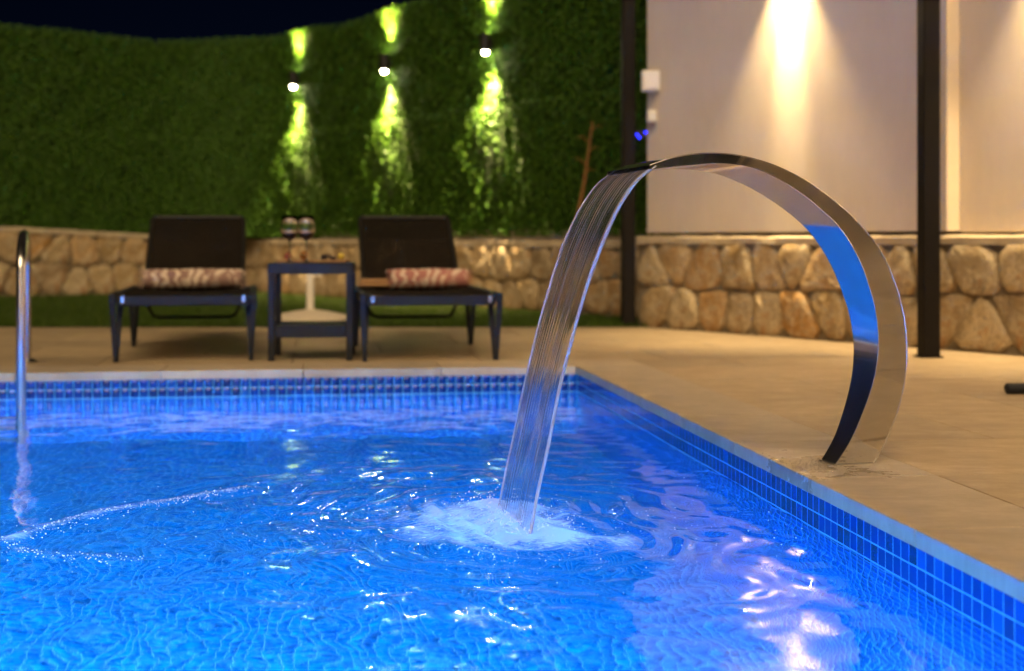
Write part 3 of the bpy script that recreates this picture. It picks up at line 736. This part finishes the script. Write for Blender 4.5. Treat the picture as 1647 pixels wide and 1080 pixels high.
# ------------------------------------------------------------------ hedges
RC = 1.0                                          # plan radius of the rounded corner
HP0, HP1 = CORNER + LD*RC, CORNER + HD*RC
HC = CORNER + LD*RC + HD*RC
LL, LR, LA = 3.6-RC, HL+.1-RC, RC*math.pi/2
def hedge_path(s_):
    """points and outward normals along the hedge face, from its left end round the corner to the post"""
    s_ = np.asarray(s_, float); P = np.zeros((len(s_), 2)); N = np.zeros((len(s_), 2))
    a = s_ < LL; c = s_ > LL+LA; b = ~(a | c)
    P[a] = HP0 + LD*(LL-s_[a])[:,None]; N[a] = LN
    P[c] = HP1 + HD*(s_[c]-LL-LA)[:,None]; N[c] = HN
    t = (s_[b]-LL)/LA*math.pi/2
    d = -HD[None]*np.cos(t)[:,None] - LD[None]*np.sin(t)[:,None]; P[b] = HC + d*RC; N[b] = -d
    return P, N
def hedge():
    rg = np.random.default_rng(21); LT = LL+LA+LR
    o0 = CORNER; root = empty('artificial_hedge', (o0[0], o0[1], 0))
    zb = lambda s_: np.where(s_ < LL+LA*.5, .60+.13*np.clip(3.6-s_-.2, 0, 9)/2.65, .61)
    zt = lambda s_: 2.735+.022*np.sin(s_*1.9+.5)+.012*np.sin(s_*4.3)
    n2 = 60; ss = np.linspace(0, LT, n2+1); P, N = hedge_path(ss); m = MB(); vs = []
    for i in range(n2+1):
        f_ = P[i]-N[i]*.06-o0; b_ = P[i]-N[i]*.14-o0; z = zt(ss[i])-.03; z_ = float(zb(ss[i]))
        vs += [(*f_, z_), (*f_, z), (*b_, z), (*b_, z_)]
    m.add(vs, [(4*i+k, 4*i+(k+1)%4, 4*i+4+(k+1)%4, 4*i+4+k) for i in range(n2) for k in range(4)] + [(0,1,2,3), tuple(4*n2+k for k in (3,2,1,0))])
    m.build('backing', M['hedge_back'], root)
    SE = 1.705
    for nm, z0, z1, proud in (('lower_foliage', zb, lambda q: np.full_like(q, SE), .035), ('upper_foliage', lambda q: np.full_like(q, SE), zt, .0)):
        n = int(LT*1.1*14000); x = rg.uniform(0, LT, n); f = rg.uniform(0, 1, n); a0, a1 = z0(x), z1(x); z = a0+(a1-a0)*f
        if nm[0] == 'u': z = z + rg.uniform(-.014, .026, n)
        clump = .016*np.sin(x*37+np.sin(z*29)*2)*np.sin(z*41+1)+.012*np.sin(x*71+z*13)+.012*np.sin(x*11+3*np.sin(z*5))
        y = -.06 + proud + .012 + .038*rg.uniform(0,1,n)**.7 + clump
        size = rg.uniform(.006, .013, n)
        P, N = hedge_path(x)
        nv = rg.normal(0, .55, (n,3)) + np.c_[N, np.full(n, .25)]; nv /= np.linalg.norm(nv, axis=1)[:,None]
        tv = rg.normal(0, 1, (n,3)); tv -= nv*np.sum(tv*nv,1)[:,None]; tv /= np.linalg.norm(tv,axis=1)[:,None]; bv = np.cross(nv, tv)
        C_ = np.c_[P + N*y[:,None] - o0, z]
        V = np.stack([C_-tv*size[:,None]*1.25, C_-bv*size[:,None]*.62, C_+tv*size[:,None]*1.25, C_+bv*size[:,None]*.62], 1)
        o = link(nm, np_mesh(nm, V.reshape(-1,3), np.arange(4*n).reshape(-1,4), M['leaf']), root); tag(o, kind='stuff')
    return tag(root, 'long green leafy hedge screen above the stone walls, rounding the corner', 'hedge')
hedge()
# pale strip of wall under the lit hedge
m = MB(); m.box(1.7, HL+.05, 0, .05, .57, .66)
o = m.build('wall_strip', M['concrete'], None, False, (*(CORNER-HN*.03), 0), math.atan2(HD[1], HD[0])); tag(o, 'narrow pale sill strip between lit hedge and stone wall', 'sill')

# ------------------------------------------------------------------ cream wall
rootw = empty('rendered_wall', (SA[0], SA[1], 0), math.atan2(SD[1], SD[0]))
sg = 1 if (-SD[1]*SN[0]+SD[0]*SN[1]) > 0 else -1
def wall_t(px):      # distance along the cream wall seen at a column of the photo
    k = (px-CX)/FPX; return (k*SA[1]-SA[0])/(SD[0]-k*SD[1])
tS = wall_t(1527)
def wbox(nm, x0, x1, ya, yb, z0, z1, mk):
    m = MB(); a, b = sorted((sg*ya, sg*yb)); m.box(x0, x1, a, b, z0, z1, .004); return m.build(nm, M[mk], rootw)
wbox('wall_panel', wall_t(1044), tS, -.24, .02, .625, 3.0, 'stucco')
wbox('wall_panel', tS+.001, 11, -.26, -.085, .620, 3.0, 'stucco')
wbox('plinth', 3.56, 11, -.24, .03, -.05, .60, 'cap')
wbox('coping', wall_t(1044)-.02, 11, -.28, .05, 3.003, 3.06, 'concrete')
tag(rootw, 'tall smooth cream rendered wall above the stone wall', 'wall')
m = MB(); vs = []
def wpt(x, y, z): p = SA + SD*x + SN*y; return (p[0], p[1], z)

# ------------------------------------------------------------------ posts
def post(px0, px1, py, lab, h=2.75):
    p = ground((px0+px1)/2, py); wd = (px1-px0)/FPX*p.y
    root = empty('pergola_post', (p.x, p.y+wd/2, 0), R(7.9))
    k = wd/2*.94
    m = MB(); m.box(-k, k, -k, k, .008, h, .004); m.build('shaft', M['post'], root)
    m = MB(); m.box(-k*1.25, k*1.25, -k*1.25, k*1.25, 0, .008); m.build('foot_plate', M['post'], root)
    tag(root, lab, 'post', 'dark steel pergola posts'); return root
post(1000, 1022, 526, 'dark brown steel post at the corner between hedge and cream wall')
post(1483, 1513, 576, 'dark brown steel post in front of the cream wall right of the fountain')
pa, pb = ground(1011, 526), ground(1498, 576)
m = MB(); dv = (pb-pa); L_ = dv.length; m.box(-.4, L_+3.4, -.05, .05, 2.752, 2.85, .004)
tag(m.build('pergola_beam', M['post'], None, False, (pa.x, pa.y+.04, 0), math.atan2(dv.y, dv.x)), 'dark steel beam resting across the pergola posts', 'beam')

# ------------------------------------------------------------------ wall lamps
def wall_lamp(P, N, z, label, power, group, up=True, wide=.50, narrow=30, tilt=13, cone=72):
    ang = math.atan2(N[1], N[0]); root = empty('wall_lamp', (P[0], P[1], z), ang)
    m = MB(); m.box(0, .03, -.03, .03, -.035, .035, .003); m.build('bracket', M['lamp_body'], root)
    m = MB(); m.lathe([(.036,-.075),(.045,-.075),(.045,.075),(.036,.075),(.036,.060),(0,.060)], 20, (.060,0,0)); m.lathe([(0,-.060),(.036,-.060),(.036,-.075)], 20, (.060,0,0))
    m.build('housing', M['lamp_body'], root, True)
    for s_ in (-1, 1) if up else (-1,):
        m = MB(); m.lathe([(.026, 0), (.024, s_*(.026 if s_ < 0 else .010)), (.014, s_*(.034 if s_ < 0 else .012)), (.0, s_*(.036 if s_ < 0 else .013))], 16, (.060, 0, s_*.0615)); m.build('lens', M['lens'], root, True)
        for sz, en, tl_, bl_ in ((narrow, power, tilt, .8), (cone, power*wide, 0, 1.0)):
            ld = bpy.data.lights.new('beam', 'SPOT'); ld.energy = en; ld.color = (1.0,.72,.36); ld.spot_size = R(sz); ld.spot_blend = bl_; ld.shadow_soft_size = .02
            lo = bpy.data.objects.new('beam', ld); COL.objects.link(lo); lo.parent = root; lo.location = (.060, 0, s_*.104)
            lo.rotation_euler = (0, R(tl_ if s_ < 0 else 180-tl_), 0)
    return tag(root, label, 'wall lamp', group)
HW = 190
for px, py, lab in ((472, 128, 'leftmost black wall lamp glowing on the green hedge'), (619, 102, 'middle black wall lamp glowing on the green hedge'), (782, 70, 'black wall lamp on the hedge nearest the cream wall')):
    k = (px+8-CX)/FPX; t_ = (k*HA[1]-HA[0])/(HD[0]-k*HD[1]); p = HA + HD*t_
    z = CAMZ-(py-HY)/FPX*p[1]
    wall_lamp(p + HN*.0, HN, z, lab, HW, 'lamps on the hedge', True, .55, 34, 9, 76)
tl = wall_t(1275)
LW = 100
for i, (t_, y_) in enumerate(((tl, .02), (tl+1.76, -.085), (tl+3.5, -.085), (tl+5.3, -.085), (tl+7.0, -.085))):
    p = SA + SD*t_ + SN*y_
    wall_lamp(p, SN, 2.42, 'black wall lamp throwing light down the cream wall above the fountain' if i == 0 else 'black wall lamp further along the cream wall, %s beyond the right post' % ('first','second','third','fourth')[i-1], LW, 'lamps on the cream wall')

# small boxes on the wall end
for px0, px1, py0, py1, lab in ((1031,1060,115,148,'larger white junction box on the end of the cream wall'), (1040,1055,178,198,'smaller white box below the junction box on the cream wall end')):
    k = wall_t(1046); p = SA + SD*k + SN*.02; Y = p[1]
    a, b = at(px0, py1, Y-.05), at(px1, py0, Y-.05)
    root = empty('junction_box', (a.x, Y-.11, a.z)); wd, ht = b.x-a.x, b.z-a.z
    m = MB(); m.box(0, wd, 0, .06, 0, ht, .006); m.build('body', M['white_plastic'], root)
    m = MB(); m.box(wd*.08, wd*.92, -.006, 0, ht*.08, ht*.92, .003); m.build('lid', M['white_plastic'], root)
    m = MB(); m.box(wd*.42, wd*.8, .06, .16, ht*.25, ht*.7); m.build('mount', M['white_plastic'], root)
    tag(root, lab, 'junction box')
p = at(1030, 216, 9.47)
root = empty('status_light', (p.x, p.y, p.z)); m = MB(); m.box(-.03, .045, 0, .03, -.03, .025, .004); m.build('case', M['lamp_body'], root)
for dx, dz in ((-.022,-.004),(.034,.012),(-.008,-.022)):
    m = MB(); m.ball((dx, -.002, dz), .007, 8, 6); m.build('lamp', M['blue_led'], root, True)
tag(root, 'tiny blue indicator lights beside the dark corner post', 'indicator light')
# dry stem leaning in the hedge
k = (948-CX)/FPX; t_ = (k*HA[1]-HA[0])/(HD[0]-k*HD[1]); Yh = (HA+HD*t_)[1]-.18
a, b = at(953, 195, Yh), at(921, 388, Yh)
root = empty('dry_stem', (b.x, b.y, b.z))
m = MB(); m.tube([(0,0,0), tuple((a-b)*.5+Vector((.015,0,0))), tuple(a-b)], [.016,.012,.006], 8); m.build('stalk', M['wood_stick'], root, True)
for i in range(5):
    q = (a-b)*(.55+.09*i); m = MB(); m.tube([tuple(q), tuple(q+Vector((.05*(-1)**i, -.02, .045))), tuple(q+Vector((.09*(-1)**i, -.03, .035)))], [.005,.004,.001], 5); m.build('twig', M['wood_stick'], root, True)
tag(root, 'thin brown dry stem leaning against the hedge near the corner post', 'plant stem')

# ------------------------------------------------------------------ lawn
lw = MB(); 
poly = [(-8, LAWN_Y), (.95, LAWN_Y), tuple(HA+HD*2.35), tuple(CORNER), tuple(CORNER+LD*3.6)]
lw.add([(x, y, .001) for x, y in poly], [(0,1,2,3,4)]); tag(lw.build('lawn', M['soil']), kind='structure')
gr = np.random.default_rng(31); n = 150000
x = gr.uniform(-5.6, 1.0, n); y = LAWN_Y + .004 + (gr.uniform(0, 1, n)**1.25)*6.4
P = np.stack([x, y], -1); ok = ((P-HA)@HN > .06) & ((P-(CORNER))@LN > .06) & (np.abs(x)/y < .42)
P = P[ok]; n = len(P); h = gr.uniform(.016, .042, n); a = gr.uniform(0, 6.28, n); wd = gr.uniform(.0018, .0034, n)
d = np.stack([np.cos(a), np.sin(a), 0*a], -1); ln = gr.normal(0, .35, (n,3))*h[:,None]; ln[:,2] = 0
B_ = np.c_[P, np.full(n, 0.0)]; T_ = B_ + np.c_[np.zeros((n,2)), h] + ln
V = np.stack([B_-d*wd[:,None], B_+d*wd[:,None], T_], 1)
tag(link('grass', np_mesh('grass', V.reshape(-1,3), np.arange(3*n).reshape(-1,3), M['grass'])), 'short green lawn behind the loungers', 'grass', kind='stuff')

# ------------------------------------------------------------------ sun loungers
def make_lounger(name):
    """local y = away from the pool; foot end at y=0, width in x"""
    root = empty(name)
    hw, zs, L_ = .325, .325, 1.28
    bm = M['black_metal']; nv = M['navy_metal']
    for s_ in (-1, 1):
        m = MB(); m.box(s_*hw-.016, s_*hw+.016, .0, 1.30, zs-.045, zs, .004); m.build('side_rail', nv, root)
    m = MB(); m.box(-hw+.016, hw-.016, .012, .040, zs-.058, zs-.012, .004); m.build('front_rail', nv, root)
    m = MB(); m.box(-hw+.016, hw-.016, 1.255, 1.285, zs-.045, zs-.006, .004); m.build('rear_rail', nv, root)
    for s_ in (-1, 1):
        for y0 in (.015, 1.02):
            m = MB()     # leg: two flat bars meeting at the foot
            for ya, yb in ((y0-.002, y0+.035), (y0+.135, y0+.060)):
                xa, xb = s_*(hw+.006 - (.034 if ya > y0+.1 else 0)), s_*(hw-.010); w_ = .013; q = .012
                m.add([(xa-w_,ya-q,zs-.004),(xa+w_,ya-q,zs-.004),(xa+w_,ya+q,zs-.004),(xa-w_,ya+q,zs-.004),
                       (xb-w_*.8,yb-q,.0),(xb+w_*.8,yb-q,.0),(xb+w_*.8,yb+q,.0),(xb-w_*.8,yb+q,.0)],
                      [(0,1,2,3),(7,6,5,4),(4,5,1,0),(5,6,2,1),(6,7,3,2),(7,4,0,3)])
            m.build('leg', nv, root)
            m = MB(); m.box(s_*(hw+.006)-.012, s_*(hw+.006)+.012, y0-.02, y0+.0, zs-.035, zs-.006, .003)
    for s_ in (-1, 1):
        m = MB(); m.box(s_*(hw-.045)-.011, s_*(hw-.045)+.011, -.004, .0118, zs-.045, zs-.008, .003); m.build('end_cap', M['white_plastic'] if False else M['steel_rail'], root)
    # seat sling, sagging
    def sheet(nm, x0, f, ny_, ny0, ny1):
        vs, fs = [], []; nx_ = 10
        for j in range(ny_+1):
            for i in range(nx_+1):
                u = i/nx_*2-1; yv, zv = f(ny0+(ny1-ny0)*j/ny_, u); vs.append((u*x0, yv, zv))
        k = len(vs); vs += [(a, b, c-.004) for a, b, c in vs]
        for j in range(ny_):
            for i in range(nx_):
                q = j*(nx_+1)+i; fs.append((q, q+1, q+nx_+2, q+nx_+1)); fs.append((k+q, k+q+nx_+1, k+q+nx_+2, k+q+1))
        for i in range(nx_): fs.append((i, k+i, k+i+1, i+1)); q = ny_*(nx_+1)+i; fs.append((q, q+1, k+q+1, k+q))
        for j in range(ny_): q = j*(nx_+1); fs.append((q, q+nx_+1, k+q+nx_+1, k+q)); q += nx_; fs.append((q, k+q, k+q+nx_+1, q+nx_+1))
        m = MB(); m.add(vs, fs); return m.build(nm, M['sling'], root, True)
    sheet('seat_sling', hw-.014, lambda t, u: (t, zs-.006-.022*(1-u*u)*min(1, (t-.03)*4)), 14, .03, 1.26)
    # backrest
    y0, z0, ang, bl = 1.24, zs+.004, R(34), .685
    cy_, sy_ = math.cos(ang), math.sin(ang)
    by = lambda t: y0+t*cy_; bz_ = lambda t: z0+t*sy_
    bw = .266
    m = MB()
    for s_ in (-1, 1): m.tube([(s_*bw, by(0), bz_(0)), (s_*bw, by(bl-.03), bz_(bl-.03)), (s_*(bw-.01), by(bl), bz_(bl))], .014, 8)
    m.tube([(-bw+.01, by(bl), bz_(bl)), (bw-.01, by(bl), bz_(bl))], .014, 8); m.tube([(-bw, by(0), bz_(0)), (bw, by(0), bz_(0))], .012, 8)
    m.build('backrest_frame', bm, root, True)
    sheet('backrest_sling', bw-.006, lambda t, u: (by(t)+.016*(1-u*u), bz_(t)+.004), 12, .0, bl)
    # curved prop bar under the backrest
    m = MB(); zz = .150
    m.tube([(-.25, 1.22, zs-.05), (-.245, 1.20, .20), (-.22, 1.19, zz+.008), (-.19, 1.19, zz), (.19, 1.19, zz), (.22, 1.19, zz+.008), (.245, 1.20, .20), (.25, 1.22, zs-.05)], .010, 8)
    m.build('prop_bar', bm, root, True)
    for s_ in (-1, 1):
        m = MB(); m.tube([(s_*.25, 1.22, zs-.055), (s_*bw, by(.42), bz_(.42)-.012)], .008, 6); m.build('prop_strut', bm, root, True)
    return root
def roll(name, L_, r_, mat_, loc, rotz, label, cat):
    root = empty(name, loc, rotz); rg = np.random.default_rng(int(L_*1000)); m = MB(); vs, fs = [], []; n, k = 26, 22
    for i in range(k+1):
        u = i/k; x = (u-.5)*L_; rr = r_*(1-.10*(2*u-1)**8)*(1+.03*math.sin(14*u))
        for j in range(n):
            a = 2*math.pi*j/n; q = rr*(1+.015*math.sin(3*a+5*u)); vs.append((x, math.cos(a)*q*1.12, r_*.92+math.sin(a)*q*.92))
    for i in range(k):
        for j in range(n): q=(j+1)%n; fs.append((i*n+j, i*n+q, i*n+n+q, i*n+n+j))
    fs += [tuple(range(n-1,-1,-1)), tuple(k*n+j for j in range(n))]
    m.add(vs, fs); m.build('cover', mat_, root, True)
    for s_ in (-1, 1):
        m = MB()
        for j in range(26):
            a = 2*math.pi*j/26; p0 = Vector((s_*L_*.497, math.cos(a)*r_*.9, r_*.92+math.sin(a)*r_*.82)); d_ = Vector((s_*rg.uniform(.02,.045), rg.normal(0,.006), rg.normal(-.008,.008)))
            m.tube([p0, p0+d_*.6, p0+d_], [.0022,.0018,.0008], 5)
        m.build('fringe', mat_, root, True)
    return tag(root, label, cat, 'patterned bolsters on the loungers')
def place_lounger(xl, xr, py, dirx, label, proto=None):
    a, b = ground(xl, py), ground(xr, py); c = (a+b)/2
    o = make_lounger('sun_lounger') if proto is None else copy_tree(proto)
    o.location = (c.x, c.y, 0); o.rotation_euler.z = math.atan(dirx)
    return tag(o, label, 'sun lounger', 'sun loungers by the pool')
l1 = place_lounger(183, 407, 583, .18, 'dark sling sun lounger with cream bolster left of the side table')
l2 = place_lounger(588, 801, 582, .15, 'dark sling sun lounger with pink bolster right of the side table', l1)
def onl(l, x, y, z): bpy.context.view_layer.update(); return l.matrix_world @ Vector((x, y, z))
p = onl(l1, -.005, 1.13, .306); roll('bolster', .52, .062, M['ikat_a'], p, l1.rotation_euler.z, 'cream and brown patterned bolster on the left lounger', 'bolster')
p = onl(l2, .09, 1.13, .306); roll('bolster', .42, .062, M['ikat_b'], p, l2.rotation_euler.z, 'pink and red patterned bolster on the right lounger', 'bolster')
p = onl(l2, -.215, 1.16, .322); m = MB()
m.box(-.085, .085, -.09, .07, 0, .020, .008); m.box(-.080, .080, -.085, .065, .0205, .040, .008); root = empty('folded_towel', p, l2.rotation_euler.z)
m.build('towel_fold', M['tan_towel'], root); tag(root, 'folded tan towel beside the pink bolster on the right lounger', 'towel')

# low seat standing out of the picture at right, only its runner shows
q = ground(1621, 635); root = empty('garden_seat', (q.x, q.y, 0), R(4))
for yy_, xs_ in ((0, 0), (.62, .42)):
    m = MB(); m.tube([(xs_, yy_+.02, .021), (xs_+.006, yy_+.02, .021), (xs_+.03, yy_+.02, .021), (1.22, yy_+.02, .021)], [.015,.0205,.0205,.0205], 12); m.build('runner', M['navy_metal'], root, True)
    for xx in (.58, 1.12):
        m = MB(); m.box(xx-.015, xx+.015, yy_+.006, yy_+.034, .040, .30, .003); m.build('upright', M['navy_metal'], root)
m = MB(); m.box(.52, 1.22, -.02, .68, .301, .34, .006); m.build('seat_frame', M['navy_metal'], root)
m = MB(); m.box(.54, 1.20, 0, .66, .341, .45, .03); m.build('cushion', M['concrete'], root)
m = MB(); m.box(1.14, 1.22, 0, .66, .451, .80, .02); m.build('backrest', M['navy_metal'], root)
tag(root, 'dark low garden seat whose runner end enters at the right edge', 'seat')

# ------------------------------------------------------------------ side table with things on it
a, b = ground(434, 581), ground(564, 581); c = (a+b)/2
tb_ = empty('side_table', (c.x, c.y, 0), R(4)); hw, dp, ht = .203, .38, .468; nv = M['navy_metal']
m = MB(); m.box(-hw, hw, 0, dp, ht-.052, ht, .004); m.build('table_top', nv, tb_)
m = MB(); m.box(-hw+.034, hw-.034, .01, dp-.01, .110, .170, .004); m.build('shelf', nv, tb_)
for sx in (0, 1):
    for sy in (0, 1):
        x0 = -hw+.002 if sx == 0 else hw-.032; y0 = .002 if sy == 0 else dp-.032
        m = MB(); m.box(x0, x0+.030, y0, y0+.030, 0, ht-.053, .003); m.build('leg', nv, tb_)
tag(tb_, 'small dark grey metal side table between the two loungers', 'table')
bpy.context.view_layer.update()
def ont(x, y, z=0): return tb_.matrix_world @ Vector((x, y, ht+z))
def wine_glass(p, label):
    root = empty('wine_glass', p)
    prof = [(.0,.0),(.034,.0005),(.034,.002),(.012,.005),(.004,.012),(.0035,.085),(.006,.095),(.022,.105),(.034,.122),(.039,.142),(.038,.170),(.033,.205),(.0318,.205),(.0368,.170),(.0378,.142),(.033,.124),(.021,.108),(.0,.099)]
    m = MB(); m.lathe(prof, 28); m.build('glass', M['glass'], root, 'all')
    m = MB(); m.lathe([(.0,.0995),(.0205,.1083),(.0325,.1245),(.0345,.130),(.0,.130)], 28); m.build('wine', M['wine'], root, True)
    root.scale = (1.12, 1.12, 1.12)
    return tag(root, label, 'wine glass', 'wine glasses on the side table')
wine_glass(ont(-.108, .12), 'left wine glass with red wine on the side table')
wine_glass(ont(-.028, .12), 'right wine glass with red wine on the side table')
bd = empty('serving_board', ont(0, .24)); m = MB(); m.box(-.17, .17, -.08, .08, 0, .012, .004); m.build('board', simple('board_wood', (.30,.16,.07), .6), bd); tag(bd, 'small wooden serving board with fruit on the side table', 'serving board')
def fruit(nm, x, y, r, c_, label, sq=(1,1,1)):
    root = empty(nm, ont(x, y, .0125)); m = MB(); m.ball((0,0,r*sq[2]), r, 14, 10, sq); m.build('flesh', simple(nm+'_skin', c_, .4), root, True)
    m = MB(); m.tube([(0,0,2*r*sq[2]-.002),(0.002,0,2*r*sq[2]+.006)], .0015, 5); m.build('stalk', M['wood_stick'], root); tag(root, label, 'fruit')
fruit('red_fruit', -.125, .23, .019, (.30,.06,.03), 'red fruit at the left end of the serving board')
fruit('orange_fruit', -.05, .26, .022, (.55,.22,.03), 'orange fruit in the middle of the serving board')
fruit('yellow_fruit', .135, .24, .017, (.55,.42,.06), 'small yellow fruit at the right end of the serving board')
root = empty('grape_bunch', ont(.065, .235, .0125)); rg = random.Random(2)
for i in range(22):
    a_ = rg.uniform(0, 6.28); rr = rg.uniform(0, .036); z_ = .009 + max(0, (.03-rr))*rg.uniform(0, .9)
    m = MB(); m.ball((math.cos(a_)*rr*1.1, math.sin(a_)*rr, z_), .009, 8, 6); m.build('grape', simple('grape_skin', (.02,.008,.015), .35) if i == 0 else bpy.data.materials['grape_skin'], root, True)
tag(root, 'dark bunch of grapes on the serving board', 'grapes')

# parasol foot behind the table
p = ground(489, 524); root = empty('parasol_base', (p.x, p.y+.30, 0))
m = MB(); m.lathe([(.0,.0),(.285,.0),(.29,.012),(.285,.035),(.24,.058),(.12,.082),(.04,.092),(.036,.098),(0,.098)], 40); m.build('foot', M['concrete'], root, True)
m = MB(); m.lathe([(.027,.098),(.027,.375),(.024,.385),(.018,.385),(.018,.30),(0,.30)], 20); m.build('socket_tube', M['white_plastic'], root, True)
m = MB(); m.tube([(.02,0,.33),(.06,0,.33)], .006, 8); m.ball((.066,0,.33), .014, 8, 6); m.build('clamp_knob', M['white_plastic'], root, True)
tag(root, 'pale round parasol base with short tube behind the side table', 'parasol base')

# ------------------------------------------------------------------ handrail
pf = at(34, 660, WZ*FPX/(660-HY)); pr = ground(43, 584)
root = empty('pool_handrail', (pr.x, pr.y, 0))
f = Vector((pf.x-pr.x, pf.y-pr.y, 0)); top = .605
pts = [Vector((0,0,.0)), Vector((0,0,.30)), Vector((0,0,top-.14))]
for a_ in np.linspace(0, 180, 15)[1:-1]:
    u_ = .5-.5*math.cos(R(a_)); pts.append(f*u_*1.0 + Vector((0,0,top-.14+.14*math.sin(R(a_)))))
pts += [f+Vector((0,0,top-.14)), f+Vector((0,0,.1)), f+Vector((0,0,WATER-.9))]
m = MB(); m.tube(pts, .0205, 16); m.build('rail', M['steel_rail'], root, True)
m = MB(); m.lathe([(.021,.0),(.052,.0),(.052,.006),(.030,.020),(.0215,.022)], 24); m.build('floor_flange', M['steel_rail'], root, True)
for zz in (WATER-.25, WATER-.55, WATER-.82):
    m = MB(); m.box(f.x-.50, f.x-.018, f.y-.03, f.y+.05, zz-.012, zz+.012, .004); m.build('step', M['steel_rail'], root)
tag(root, 'polished steel pool ladder handrail at the left edge', 'handrail')

# ------------------------------------------------------------------ what the steel mirrors: the villa front behind the camera on the right
hc = np.array([7.0, -4.5]); hd = np.array([.815, .58]); hn = np.array([-.58, .815])
root = empty('villa', (hc[0], hc[1], 0), math.atan2(hd[1], hd[0]))
m = MB(); m.box(-6, 6, -3.0, 0, -.02, 6.2, .01); m.build('wall', M['stucco'], root)
m = MB(); m.box(-6.2, 6.2, -3.2, .5, 6.203, 6.38, .01); m.build('roof_slab', M['concrete'], root)
gl = NT('window_glass').set(Base_Color=(.015,.017,.02), Roughness=.05).m
for x in (-4.3, -1.3, 1.8, 4.6):
    m = MB(); m.box(x-.8, x+.8, .003, .05, .05, 2.3, .005); fr = m.build('window', M['post'], root)
    for s_ in (-1, 1):
        m = MB(); m.box(x+s_*.39-.35, x+s_*.39+.35, .053, .060, .12, 2.22); m.build('pane', gl, fr)
tag(root, 'two storey cream villa front with dark glazed doors behind the pool', 'house')
for x in (-2.8, .25, 3.2):  # lamps added out of view to brighten the mirrored villa front
    p = hc + hd*x + hn*.003
    wall_lamp(p, hn, 2.2, 'added unseen black wall lamp lighting the villa front, %s' % {-2.8:'nearest the pool', .25:'at its middle', 3.2:'nearest the cream wall'}[x], LW*.8, 'added lamps on the villa front')

def shrub(p, h, label, seed):
    root = empty('shrub', (p[0], p[1], 0)); rg = np.random.default_rng(seed)
    m = MB(); m.tube([(0,0,-.02),(.02,.01,h*.3),(0,.02,h*.6)], [.04,.03,.015], 8)
    for i in range(5):
        a = i*1.26; m.tube([(.01,.01,h*.25),(math.cos(a)*h*.2, math.sin(a)*h*.2, h*.55)], [.018,.006], 6)
    m.build('trunk', M['wood_stick'], root, True)
    n = 5000; d = rg.normal(0,1,(n,3)); d /= np.linalg.norm(d,axis=1)[:,None]; lob = 1+.25*np.sin(5*d[:,0]+seed)*np.sin(4*d[:,2]+d[:,1]*6)
    C_ = d*(rg.uniform(.35,1,n)**.5*lob)[:,None]*np.array([h*.36,h*.36,h*.42]) + np.array([0,0,h*.62])
    C_[:,2] = np.maximum(C_[:,2], .05)
    tv = rg.normal(0,1,(n,3)); tv /= np.linalg.norm(tv,axis=1)[:,None]; bv = np.cross(tv, rg.normal(0,1,(n,3))); bv /= np.linalg.norm(bv,axis=1)[:,None]
    V = np.stack([C_-tv*.045, C_-bv*.02, C_+tv*.045, C_+bv*.02], 1)
    o = link('crown', np_mesh('crown', V.reshape(-1,3), np.arange(4*n).reshape(-1,4), M['leaf']), root); tag(o, kind='stuff')
    tag(root, label, 'shrub', 'shrubs before the villa')
for i, (t_, o_, h_) in enumerate(((-2.0, 1.2, 1.7), (.6, 1.6, 2.0), (2.6, 1.3, 1.6))):
    p = hc + hd*t_ + hn*o_; shrub(p, h_, ('bushy green shrub before the villa, nearest the pool','tall green shrub before the villa, between the other two','bushy green shrub before the villa, nearest the cream wall')[i], 40+i)

# spray thrown up where the sheet lands
sr = np.random.default_rng(77); n_ = 520
tq = sr.uniform(-.19, .19, n_); base = IMPACT[None] + FU[None]*tq[:,None] + sr.normal(0, 1, (n_,2))*np.array([.055,.05])
rad_ = sr.uniform(.0007, .0022, n_); dz = np.abs(sr.normal(0, .018, n_)) + rad_
specks('spray_drops', np.c_[base, WATER + water_h(base[:,0], base[:,1]) + dz], rad_, M['bubble'], 'fine white spray thrown up at the foot of the water sheet', 'water drops')

wg = empty('villa_wing', (-3.2, -7.0, 0))
m = MB(); m.box(-6, 5.2, -3, 0, -.02, 3.6, .01); m.build('wall', M['stucco'], wg)
m = MB(); m.box(-6.2, 5.4, -3.2, .5, 3.603, 3.78, .01); m.build('roof_slab', M['concrete'], wg)
for x in (-4.2, -1.0, 2.4):
    m = MB(); m.box(x-.8, x+.8, .003, .05, .05, 2.3, .005); fr = m.build('window', M['post'], wg)
    for s_ in (-1, 1):
        m = MB(); m.box(x+s_*.39-.35, x+s_*.39+.35, .053, .060, .12, 2.22); m.build('pane', gl, fr)
tag(wg, 'low cream villa wing with dark glazed doors behind the near pool end', 'house')
for x, lab in ((-2.6, 'left of its middle doors'), (.7, 'right of its middle doors'), (4.2, 'at its right end')):  # added lamps, unseen, warming the wing wall that the steel reflects
    wall_lamp(np.array([-3.2+x, -6.997]), np.array([0., 1.]), 2.2, 'added unseen black wall lamp lighting the villa wing, '+lab, LW*1.6, 'added lamps on the villa wing')
